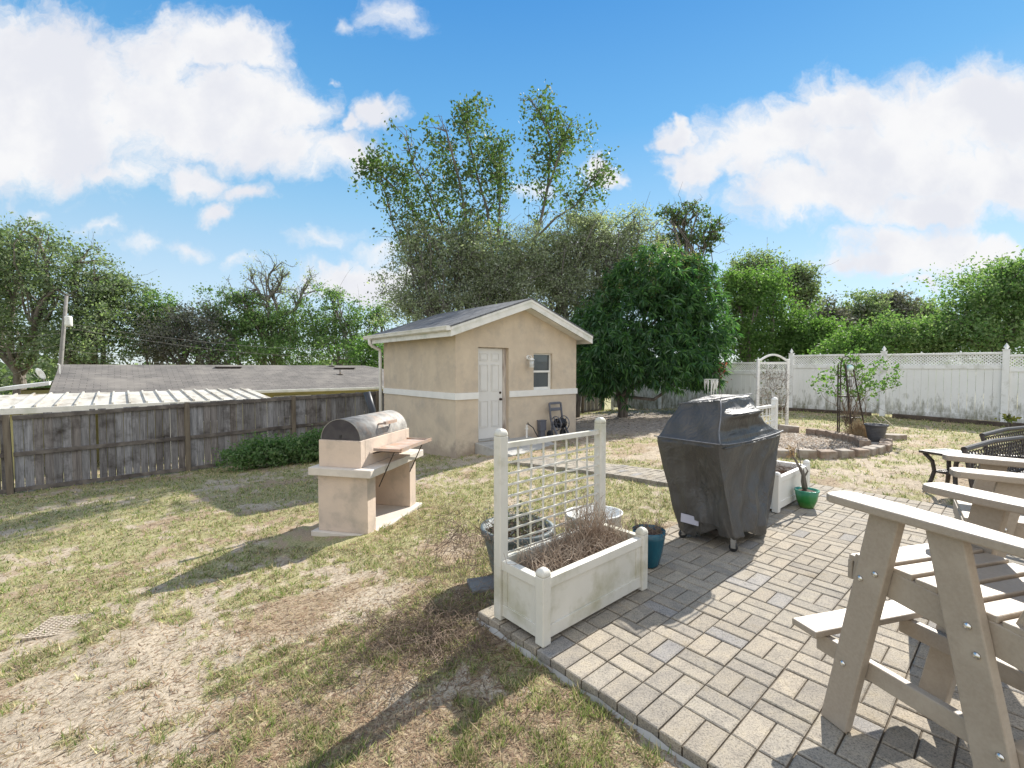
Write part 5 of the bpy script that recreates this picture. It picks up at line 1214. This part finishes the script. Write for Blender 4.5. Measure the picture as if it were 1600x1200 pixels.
# ------------------------------------------------------------------ neighbour house, pole, dish
def neighbour():
    n_ = np.array([-FD[1], FD[0]]); base = n_*22.0; ang = math.atan2(FD[1], FD[0])     # local x along FD, y away; y=0 at eave
    r = empty('neighbour_house', (base[0], base[1], 0), ang, 'low neighbouring house with grey shingle roof behind the plank fence', 'house'); X0, X1 = -1.9, 15.5; ze, zr = .52, 1.62
    def roofmesh(name, quads, mat):
        mb = MB()
        for q in quads: mb.add(q, [tuple(range(len(q)))])
        o = mb.build(name, M[mat], r); me = o.data; uv = me.uv_layers.new(name='UVMap')
        for p in me.polygons:
            for li in p.loop_indices: co = me.vertices[me.loops[li].vertex_index].co; uv.data[li].uv = (co.x if abs(p.normal.y) > abs(p.normal.x) else co.y, co.y if abs(p.normal.y) > abs(p.normal.x) else co.x)
        return o
    ro = roofmesh('roof', [[(X0, 0, ze), (X1, 0, ze), (X1-4.4, 4.5, zr), (X0, 4.5, zr)], [(X0, 4.5, zr), (X1-4.4, 4.5, zr), (X1, 9, ze), (X0, 9, ze)], [(X1, 0, ze), (X1, 9, ze), (X1-4.4, 4.5, zr)]], 'nshingle')
    for p in (0,): pass
    mb = MB(); mb.box(X0+.4, X1-.5, .5, 8.5, -2.4, ze-.02); mb.add([(X0+.4, .5, ze-.02), (X0+.4, 8.5, ze-.02), (X0+.4, 4.5, zr-.12)], [(0, 2, 1)]); mb.build('wall', M['nwall'], r)
    mb = MB(); mb.box(X0, X1, -.03, 0, ze-.13, ze+.0); mb.box(X0, X1, -.12, -.03, ze-.11, ze-.01); mb.build('gutter', M['trim_white'], r)
    mb = MB(); mb.box(X0, X1, 0, .5, ze-.14, ze-.12); mb.build('soffit', M['trim_white'], r)
    for (x, w) in ((9.2, 1.0), (2.0, 1.6), (5.2, 1.6)):
        mb = MB(); mb.box(x, x+w, .45, .5, -.75, .22); fo = mb.build('window', M['trim_white'], r); mb = MB(); mb.box(x+.05, x+w-.05, .43, .45, -.7, .17); mb.build('pane', M['nglass'], fo)
    def onroof(x, y): return ze+(zr-ze)*y/4.5
    for (x, y) in ((4.0, 3.9), (9.6, 3.7)):
        mb = MB(); z = onroof(x, y); mb.box(x-.55, x+.55, y-.14, y+.14, z+.02, z+.07); mb.box(x-.5, x+.5, y-.10, y+.10, z-.05, z+.02); mb.build('roof_vent', M['dark_metal'], ro)
    for (x, y, h) in ((8.9, 2.5, .25), (9.1, 4.3, .22)):
        mb = MB(); z = onroof(x, y); mb.tube([(x, y, z-.05), (x, y, z+h)], .045, 8); mb.box(x-.16, x+.12, y-.14, y+.12, z+.0, z+.03); mb.build('vent_pipe', M['galv'], ro)
    # ribbed metal awning
    A0, A1, yo = -5.5, 4.1, -4.0; za, zb = .60, .40
    mb = MB(); mb.add([(A0, -.02, za), (A1, -.02, za), (A1, yo, zb), (A0, yo, zb), (A0, -.02, za-.03), (A1, -.02, za-.03), (A1, yo, zb-.03), (A0, yo, zb-.03)], [(0, 3, 2, 1), (4, 5, 6, 7), (0, 1, 5, 4), (1, 2, 6, 5), (2, 3, 7, 6), (3, 0, 4, 7)])
    x = A0+.1
    while x < A1: mb.bar((x, -.05, za+.02), (x, yo, zb+.02), .05, .06); x += .40
    aw = mb.build('awning', M['awn'], r)
    mb = MB(); mb.box(A0, A1, yo-.10, yo, zb-.16, zb+.0); mb.build('awning_gutter', M['trim_white'], aw)
    for x in (A0+.3, -2.0, 1.2, A1-.2): mb = MB(); mb.box(x-.04, x+.04, yo+.05, yo+.13, -2.3, zb-.03); mb.build('awning_post', M['trim_white'], aw)
    # patio wall panels seen under the awning
    mb = MB(); mb.box(A0+.35, -2.1, yo+.07, yo+.10, -2.3, zb-.18); mb.box(2.6, A1-.3, yo+.07, yo+.10, -2.3, .1); mb.build('screen_wall', M['nwall'], r)
    # small porch roof left of the gable
    q = MB(); q.add([(X0-1.4, 1.2, .78), (X0-.05, 1.2, .98), (X0-.05, 4.2, .98), (X0-1.4, 4.2, .78), (X0-1.4, 1.2, .66), (X0-.05, 1.2, .86), (X0-.05, 4.2, .86), (X0-1.4, 4.2, .66)], [(0, 3, 2, 1), (4, 5, 6, 7), (0, 1, 5, 4), (1, 2, 6, 5), (2, 3, 7, 6), (3, 0, 4, 7)]); q.build('porch_roof', M['trim_white'], r)
    q = MB(); q.box(X0-.8, X0+.3, 1.6, 4.0, -2.3, .68); q.build('porch_wall', M['nwall'], r)
    return base, ang
nb, na_ = neighbour()
d0 = at(63, 584, 17.5); o = empty('satellite_dish', tuple(d0), 0, 'pale satellite dish on the neighbouring porch roof', 'satellite dish')
mb = MB(); Mk = Matrix.Rotation(-1.15, 4, 'X') @ Matrix.Rotation(.35, 4, 'Y'); mb.lathe([(0, .05), (.12, .042), (.2, .025), (.27, 0), (.272, -.01), (.2, .012), (.12, .03), (0, .038)], n=28, sx=1, sy=.85, M=Mk @ Matrix.Rotation(math.pi, 4, 'X')); mb.build('dish', M['galvwhite'], o, smooth=True)
mb = MB(); mb.tube([(0, .02, -.02), (.05, .1, -.3)], .02, 6); mb.tube([(0, -.05, -.2), (.1, -.35, 0)], .012, 6); mb.build('mount', M['galv'], o); mb = MB(); mb.tube([(.45, .3, -.35), (.45, .3, .35)], .02, 6); mb.tube([(.45, .3, .35), (.38, .3, .38)], .02, 6); mb.build('mast', M['galvwhite'], o)
# utility pole
a = at(92, 600, 27.0); b = at(104, 462, 27.0); o = empty('utility_pole', (a[0], a[1], -2.2), 0, 'leaning grey utility pole with transformer beyond the house', 'utility pole'); v0 = Vector(o.location); mb = MB(); mb.tube([Vector((a[0]-.3, 27, -2.2))-v0, Vector(a)-v0, Vector(b)-v0], [.15, .12, .08], 10); mb.build('pole', M['poleconc'], o, smooth=True)
q = Vector(at(107, 502, 26.8))-v0; mb = MB(); mb.lathe([(.0, -.32), (.17, -.3), (.18, -.24), (.18, .24), (.15, .3), (0, .33)], tuple(q), 16); mb.build('transformer', M['galvwhite'], o, smooth=True)
wires = [((97, 538), (-60, 540)), ((97, 546), (-60, 600)), ((100, 505), (640, 548)), ((100, 512), (640, 562)), ((96, 545), (640, 590)), ((97, 520), (-60, 505))]
for k, (p, q) in enumerate(wires):
    A = at(*p, 27.0); B = at(*q, 30.0); mb = MB(); n = 12; mb.tube([tuple(A+(B-A)*t/n-np.array([0, 0, 1])*.5*math.sin(math.pi*t/n)) for t in range(n+1)], .009, 4, False)
    c = mb.build('overhead_wire', M['galv']); tag(c, ['pale wire running left from the utility pole, upper', 'pale wire sagging left from the utility pole, lower', 'topmost wire running right from the utility pole', 'middle wire running right from the utility pole', 'lowest wire running right from the utility pole', 'highest wire running left from the pole'][k], 'wire', 'wires on the utility pole')

# ------------------------------------------------------------------ trees
GB = 'trees beyond the fences'
def T(name, label, px, Y, blobs, n, leaf, mat, tr=.2, **k):
    n = int(n*.62); leaf = leaf*.95
    b = at(px, 600, Y); z = H(b[0], b[1]); return tree(name, label, (b[0], Y, z-.1), [pb(*q) for q in blobs], n, leaf, mat, k.pop('group', GB), tr, **k)
T('oak_tree', 'largest oak at the left edge of the view', 30, 33, [(-30,430,70,80,33),(30,420,80,70,33),(85,450,60,60,32),(20,520,100,60,32),(60,375,45,28,33),(-20,380,40,35,33)], 42000, .20, 'leaf_oak', .45, clump=.55, per=50, limbs=14, twigs=120)
T('oak_tree', 'oak with stepped crown just right of the largest left one', 150, 34, [(150,440,50,50,34),(175,470,60,50,34),(140,520,80,50,33),(135,400,26,18,34),(195,450,22,16,34),(110,550,60,40,31)], 30000, .19, 'leaf_oak', .35, clump=.5, per=50, limbs=12, twigs=80)
T('leafy_tree', 'small bright topped tree between the left oaks and the dark tree', 245, 36, [(240,480,40,28,36),(225,520,50,40,36),(265,510,30,25,36)], 14000, .2, 'leaf_mid', .25, clump=.4, per=40, limbs=10)
T('dark_tree', 'dark dull green rounded tree behind the neighbouring roof', 295, 35, [(295,520,65,45,35),(255,540,45,40,34),(330,545,50,38,34),(290,495,45,22,35)], 26000, .17, 'leaf_dark', .3, clump=.45, per=40, limbs=12, twigs=60)
oak = T('oak_tree', 'broad oak with bare grey branches standing above its crown', 420, 37, [(400,500,60,35,37),(360,505,45,28,37),(450,510,60,40,37),(420,550,100,30,36),(380,465,50,10,37),(335,480,25,10,37)], 34000, .19, 'leaf_mid', .4, clump=.45, per=42, limbs=14, twigs=60)
def bare(root, name, Y, segs, r0, mat='bark_pale', dens=3):
    b0 = np.array(root.location); mb = MB(); tips = []
    def grow(p, d, L, r, lev):
        if lev == 0 or r < .006: return
        n = 4; pts = [p]; q = p.copy(); dd = d.copy()
        for k in range(n): dd = dd+rng.normal(size=3)*.16; dd /= np.linalg.norm(dd); q = q+dd*L/n; pts.append(q.copy())
        mb.tube([Vector(x-b0) for x in pts], [r*(1-.5*k/n) for k in range(n+1)], 5 if r > .04 else 3, False)
        for k in range(dens):
            if lev <= 2 and rng.random() < .5: tips.append(pts[-1])
            j = rng.integers(1, n+1); e = dd+rng.normal(size=3)*.65; e[2] += .12; e /= np.linalg.norm(e); grow(pts[j], e, L*rng.uniform(.5, .75), r*.5, lev-1)
    for (x0, y0, x1, y1) in segs:
        a, b = at(x0, y0, Y), at(x1, y1, Y); d = b-a; L = np.linalg.norm(d); w = wiggle(a, b, 6, .06); mb.tube([Vector(x-b0) for x in w], [r0*(1-.6*k/5) for k in range(6)], 6, False)
        for k in range(2, 6):
            for _ in range(2):
                e = d/L+rng.normal(size=3)*.6; e /= np.linalg.norm(e); grow(w[k], e, L*.42, r0*.42, 3)
    mb.build(name, M[mat], root); tp = np.array(tips)[::2]; P = np.repeat(tp, 5, 0)+rng.normal(size=(len(tp)*5, 3))*.16; npmesh('sparse_leaves', leaf_quads(P, .13, .55)-b0, 4, M['leaf_grey'], root)
bare(oak, 'bare_branches', 37, [(430,560,418,470),(418,470,392,440),(418,470,440,435),(445,490,478,450),(420,480,370,468),(430,500,420,430)], .16)
T('light_tree', 'airy light green tree left of the shed roof', 540, 38, [(525,480,45,28,38),(500,515,50,35,38),(560,510,50,38,38),(540,545,80,28,37),(515,455,18,14,38),(590,490,25,22,38)], 24000, .18, 'leaf_mid', .25, clump=.38, per=34, limbs=14, twigs=90, bark='bark_pale')
T('bright_shrub', 'bright green shrub beside the right end of the neighbouring roof', 585, 30, [(575,555,40,28,30),(610,560,30,30,30)], 9000, .15, 'leaf_bright', .1, clump=.3, per=30, cat='shrub')
# tall multi stem tree
def tall():
    Y = 17.5; b = at(745, 600, Y); z = H(b[0], Y); r = empty('tall_tree', (b[0], Y, z-.1), 0, 'tallest slender multi-stemmed tree rising behind the shed', 'tree', GB); b0 = np.array(r.location); mb = MB(); tw = MB(); C = []
    stems = [([(740,600),(720,470),(690,400),(655,345),(625,300),(600,275),(575,262)], .10), ([(742,600),(730,470),(712,400),(690,350),(665,290),(645,255),(640,230)], .09), ([(745,600),(748,470),(735,380),(722,300),(712,260),(700,215),(690,200)], .10),
             ([(748,600),(765,480),(768,400),(762,330),(745,270),(730,210),(726,176)], .12), ([(750,600),(770,480),(776,400),(780,340),(782,290),(778,250)], .08), ([(752,600),(790,500),(815,430),(838,370),(848,330),(858,280),(862,215),(845,180),(832,162)], .13),
             ([(840,370),(865,350),(900,320),(925,285),(938,262)], .06), ([(858,290),(872,250),(880,215),(890,195)], .05), ([(735,600),(700,490),(665,430),(630,385),(612,345),(608,320)], .06), ([(760,560),(800,480),(860,430),(900,380),(910,340)], .07)]
    for pts, r0 in stems:
        W_ = [at(x, y, Y)+np.array([0, rng.normal()*.5, 0])*(k > 0) for k, (x, y) in enumerate(pts)]
        # smooth resample
        Q = []
        for k in range(len(W_)-1):
            for t in (0, .5): Q.append(W_[k]*(1-t)+W_[k+1]*t)
        Q.append(W_[-1]); n = len(Q); mb.tube([Vector(q-b0) for q in Q], [r0*.62*(1-.8*k/(n-1))+.01 for k in range(n)], 7, False)
        for k in range(n//3, n):
            for _ in range(4):
                d = rng.normal(size=3)*[.55, .55, .35]+[0, 0, .5]; L = rng.uniform(.35, .9); e = Q[k]+d*L; w = wiggle(Q[k], e, 4, .12); mb.tube([Vector(x-b0) for x in w], [.016, .014, .010, .006], 4, False)
                if rng.random() < .6: C.append((e, 1.0))
    mb.build('trunk', M['bark_pale'], r, smooth=True)
    cl = [(600,270,38,28,1.3),(640,300,40,45,1.3),(585,262,22,14,.5),(690,230,26,30,.7),(700,290,35,45,1.3),(725,182,16,22,.5),(740,205,26,30,.9),(750,255,30,35,.9),(778,235,18,28,.8),(784,275,16,26,.5),(680,340,50,40,1.5),(740,340,50,45,1.5),(770,300,25,40,.6),(845,182,18,20,.35),(880,210,28,24,.9),(865,240,26,28,.7),(850,270,26,35,.6),(835,220,18,40,.4),(925,285,26,28,.7),(900,310,20,20,.25),(640,370,30,30,.6),(700,390,70,30,1.2),(790,400,40,40,.7)]
    P = []
    for (x, y, rx, ry, w) in cl:
        s = Y/FPX; nc = int(21*w)+5; cc = at(x, y, Y)+rng.normal(size=(nc, 3))*[rx*s*.5, .6, ry*s*.5]
        for c in cc: P.append(c+rng.normal(size=(int(28), 3))*.17)
    for c, w in C: P.append(c+rng.normal(size=(12, 3))*.14)
    P = np.concatenate(P); npmesh('crown', leaf_quads(P, .125, .6, .3)-b0, 4, M['leaf_tall'], r)
tall()
T('grey_leaved_tree', 'dense grey green fine-leaved tree directly behind the shed roof', 715, 16.6, [(660,430,50,50,16.6),(710,410,60,55,16.6),(760,430,60,60,16.4),(700,480,85,50,16.4),(640,470,40,45,16.6),(800,400,55,48,16.6),(650,380,30,35,16.6),(740,375,40,35,16.8),(790,460,60,50,16.6)], 105000, .075, 'leaf_grey', .14, clump=.28, per=55, limbs=22, twigs=160, bark='bark_pale', stems=2)
T('grey_leaved_tree', 'silvery twiggy tree between the shed roof and the mango tree', 890, 17.4, [(850,400,55,55,17.4),(900,395,60,55,17.4),(950,380,50,45,17.4),(880,460,80,60,17.2),(960,440,50,60,17.2),(930,520,60,60,17),(1000,400,40,40,17.6),(920,350,40,26,17.6),(990,350,25,28,17.6)], 115000, .075, 'leaf_grey', .14, clump=.28, per=55, limbs=26, twigs=220, bark='bark_pale', stems=2)
T('sparse_tree', 'open crowned tree standing behind the top of the mango tree', 1075, 22, [(1050,340,26,26,22),(1085,335,30,30,22),(1110,365,26,22,22),(1075,380,35,30,22),(1040,385,22,25,22)], 5200, .15, 'leaf_tall', .16, clump=.2, per=24, limbs=16, twigs=60)
def mango():
    Y = 15.6; b = gz(972, 657, -.33); Y = b[1]; r = empty('mango_tree', (b[0], b[1], -.4), 0, 'dense round mango tree with long drooping dark leaves near the shed', 'tree', GB); b0 = np.array(r.location)
    blobs = [pb(*q) for q in [(1010,500,85,95,Y),(1060,470,60,60,Y),(960,560,60,60,Y-.6),(1050,560,75,50,Y-.6),(1020,430,60,42,Y),(1100,530,38,60,Y),(930,590,35,28,Y-.5),(1090,580,40,28,Y-.5),(1080,430,30,30,Y),(930,520,40,50,Y)]]
    nc = 3000; vol = np.array([q[1][0]*q[1][2] for q in blobs]); ids = rng.choice(len(blobs), nc, p=vol/vol.sum()); C = np.array([q[0] for q in blobs])[ids]; R = np.array([q[1] for q in blobs])[ids]
    u = rng.normal(size=(nc, 3)); u /= np.linalg.norm(u, axis=1)[:, None]; cen = C+u*R*(rng.random((nc, 1))**.25)*(.66+.62*vnoise(np.arctan2(u[:, 1], u[:, 0])*2+ids*3, u[:, 2]*3+ids, 1.0, 8))[:, None]
    k = 11; P = np.repeat(cen, k, 0); out = np.repeat(u, k, 0)
    d = rng.normal(size=(nc*k, 3))*.75+out*.55; d[:, 2] -= .55; d /= np.linalg.norm(d, axis=1)[:, None]; L = rng.uniform(.20, .36, (nc*k, 1)); w = np.cross(d, rng.normal(size=d.shape)); w /= np.linalg.norm(w, axis=1)[:, None]
    tip = P+d*L; tip[:, 2] -= L[:, 0]*.18; mid = P+d*L*.5; V = np.empty((nc*k, 4, 3)); V[:, 0] = P+d*.02; V[:, 1] = mid+w*.027; V[:, 2] = tip; V[:, 3] = mid-w*.027
    V = V.reshape(-1, 3)
    npmesh('crown', V-b0, 4, M['leaf_mango'], r)
    top = cen[(cen[:, 2] > at(0, 470, Y)[2]) & (u[:, 2] > -.1)]; sel = top[rng.choice(len(top), 150)]; P = np.repeat(sel, 30, 0)+rng.normal(size=(4500, 3))*[.06, .06, .13]+[0, 0, .1]
    npmesh('flower_panicles', leaf_quads(P, .055, .4)-b0, 4, M['leaf_mango_new'], r)
    mb = MB()
    for q in blobs:
        c = np.array(q[0]); s = b0+rng.normal(size=3)*[.12, .12, 0]; f = b0+[(rng.random()-.5)*.5, 0, .9]; path = wiggle(s, f, 3, .03)+wiggle(f, c, 5, .08)[1:]; mb.tube([Vector(x-b0) for x in path], [.085, .075, .065, .055, .045, .035, .025], 7, False)
    mb.build('trunk', M['bark'], r, smooth=True)
    f = empty('pink_flowers', tuple(at(1128, 580, Y-1.0)), 0, 'few pink red blossoms hanging at the mango tree edge', 'flowers'); P = rng.normal(size=(60, 3))*[.12, .12, .22]; npmesh('petals', leaf_quads(P, .08, .6), 4, M['leaf_pink'], f)
mango()
T('bright_tree', 'bright yellow green shrubby tree right beside the mango tree', 1165, 22, [(1150,480,30,45,22),(1175,450,35,35,22),(1160,530,45,40,22),(1140,440,18,20,22)], 26000, .12, 'leaf_bright', .14, clump=.3, per=34, limbs=10)
T('conical_tree', 'bright green pointed tree left of the two round oaks', 1205, 23, [(1205,450,28,40,23),(1205,500,42,50,23),(1235,520,40,45,23),(1190,540,40,30,23)], 28000, .12, 'leaf_bright', .14, clump=.3, per=34, limbs=10)
T('oak_tree', 'round topped oak peeking above the bright green trees', 1175, 30, [(1180,415,34,20,30),(1160,435,25,25,30),(1195,440,28,22,30)], 12000, .17, 'leaf_oak', .2, clump=.35, per=34, limbs=10, twigs=30)
T('oak_tree', 'loose oak crown right of the pointed bright tree', 1245, 29, [(1245,425,28,16,29),(1255,450,26,22,29),(1235,445,22,22,29),(1262,470,18,16,29)], 11000, .17, 'leaf_oak', .2, clump=.33, per=30, limbs=12, twigs=40)
T('bright_tree', 'low bright green tree behind the first pointed fence post', 1275, 22, [(1265,520,35,40,22),(1300,530,30,30,22),(1250,550,50,28,22)], 20000, .12, 'leaf_bright', .12, clump=.28, per=32, limbs=8)
for k, (px, py, rx, ry, lb, mt) in enumerate(((1295, 492, 38, 22, 'dark distant tree left of the vine obelisk', 'leaf_dark'), (1350, 478, 34, 24, 'dark distant tree above the vine obelisk', 'leaf_oak'), (1395, 475, 34, 20, 'dull distant tree left of the big right tree', 'leaf_dark'), (1440, 488, 34, 26, 'olive distant tree touching the big right tree', 'leaf_oak'), (1325, 510, 60, 30, 'low dark distant tree behind the middle fence panels', 'leaf_dark'), (1400, 520, 80, 35, 'wide low distant tree mass behind the right fence panels', 'leaf_oak'))):
    T('distant_tree', lb, px, 36+k*.7, [(px, py, rx, ry, 36+k*.7), (px+8, py+24, rx, ry+8, 36+k*.7)], 11000, .20, mt, .2, clump=.38, per=34, limbs=8)
T('bright_shrub', 'glossy bright shrub behind the fence left of the middle post', 1335, 18, [(1345,540,45,30,18),(1310,555,35,20,18)], 15000, .10, 'leaf_bright', .06, clump=.22, per=30, limbs=8, cat='shrub')
T('bright_shrub', 'glossy bright shrub behind the fence right of the middle post', 1410, 18, [(1400,525,40,32,18),(1445,530,35,35,18),(1470,545,30,25,18)], 22000, .10, 'leaf_mid', .06, clump=.22, per=30, limbs=8, cat='shrub')
T('round_tree', 'large dense green tree at the right edge behind the fence', 1550, 17.5, [(1540,470,70,50,17.5),(1590,460,60,50,17.5),(1500,500,45,50,17.5),(1640,480,70,60,17.5),(1550,530,110,40,17.5),(1580,425,50,22,17.5)], 62000, .105, 'leaf_mid', .2, clump=.3, per=44, limbs=14)
# shrub at the plank fence
A = at(430, 700, 10.9); B = at(490, 690, 11.2)
def shrub():
    c = [(at(385, 712, 10.5), (.5, .4, .25)), (at(430, 704, 10.7), (.65, .45, .36)), (at(475, 700, 10.9), (.6, .45, .38)), (at(515, 700, 11.1), (.5, .4, .36))]
    b = at(440, 720, 10.8); tree('spreading_shrub', 'low spreading dark green shrub along the plank fence', (b[0], b[1], H(b[0], b[1])), c, 15000, .07, 'leaf_mid', None, .03, .12, 30, .5, limbs=16, cat='shrub')
shrub()
# litter under the mango tree and a plastic drain grate in the lawn
P = np.c_[rng.uniform(0, 6.5, 4500), rng.uniform(9.6, 17, 4500)]; k = ~keepout(P[:, 0], P[:, 1]); P = P[k]; z = height(P[:, 0], P[:, 1])+.015
g = rng.random((len(P), 1)); col = np.where(g < .5, np.array([.22, .175, .14]), np.array([.44, .39, .33]))*(.6+.6*rng.random((len(P), 1)))
V = leaf_quads(np.c_[P, z], .09, .35); V[:, 2] = np.repeat(z, 4)+(V[:, 2]-np.repeat(z, 4))*.2
tag(npmesh('fallen_leaves', V, 4, M['blade'], None, col), 'brown fallen leaves on the shaded bare ground under the mango tree', 'fallen leaves', kind='stuff')

# far belt of woods beyond everything (reads as one mass)
n = 60000; a = np.radians(rng.uniform(-62, 62, n)); rr = rng.uniform(55, 78, n); zz = rng.random(n)**1.1*(3.6+1.6*fbm(np.degrees(a), rr*.1, .35, 3, 3))
zz = -2.4+zz; P = np.c_[rr*np.sin(a), rr*np.cos(a), zz]; tag(npmesh('distant_woods', leaf_quads(P, .55, .7), 4, M['leaf_oak']), 'far belt of woods behind the nearer trees', 'woods', kind='stuff')

g = gz(97, 984, -.42); g[2] = H(g[0], g[1]); r = empty('plastic_mesh_mat', (g[0]+.04, g[1]-.02, g[2]+.004), .25, 'sand-coloured plastic grid mat pressed into the bare soil at lower left', 'mat'); mb = MB()
for k in range(11): mb.box(-.17, .17, -.13+k*.026, -.122+k*.026, -.01, .006)
for k in range(12): mb.box(-.17+k*.03, -.162+k*.03, -.13, .138, -.012, .003)
mb.build('grid', simple('sandy_plastic', (.50, .43, .34), (.42, .35, .27), .9, 12), r)
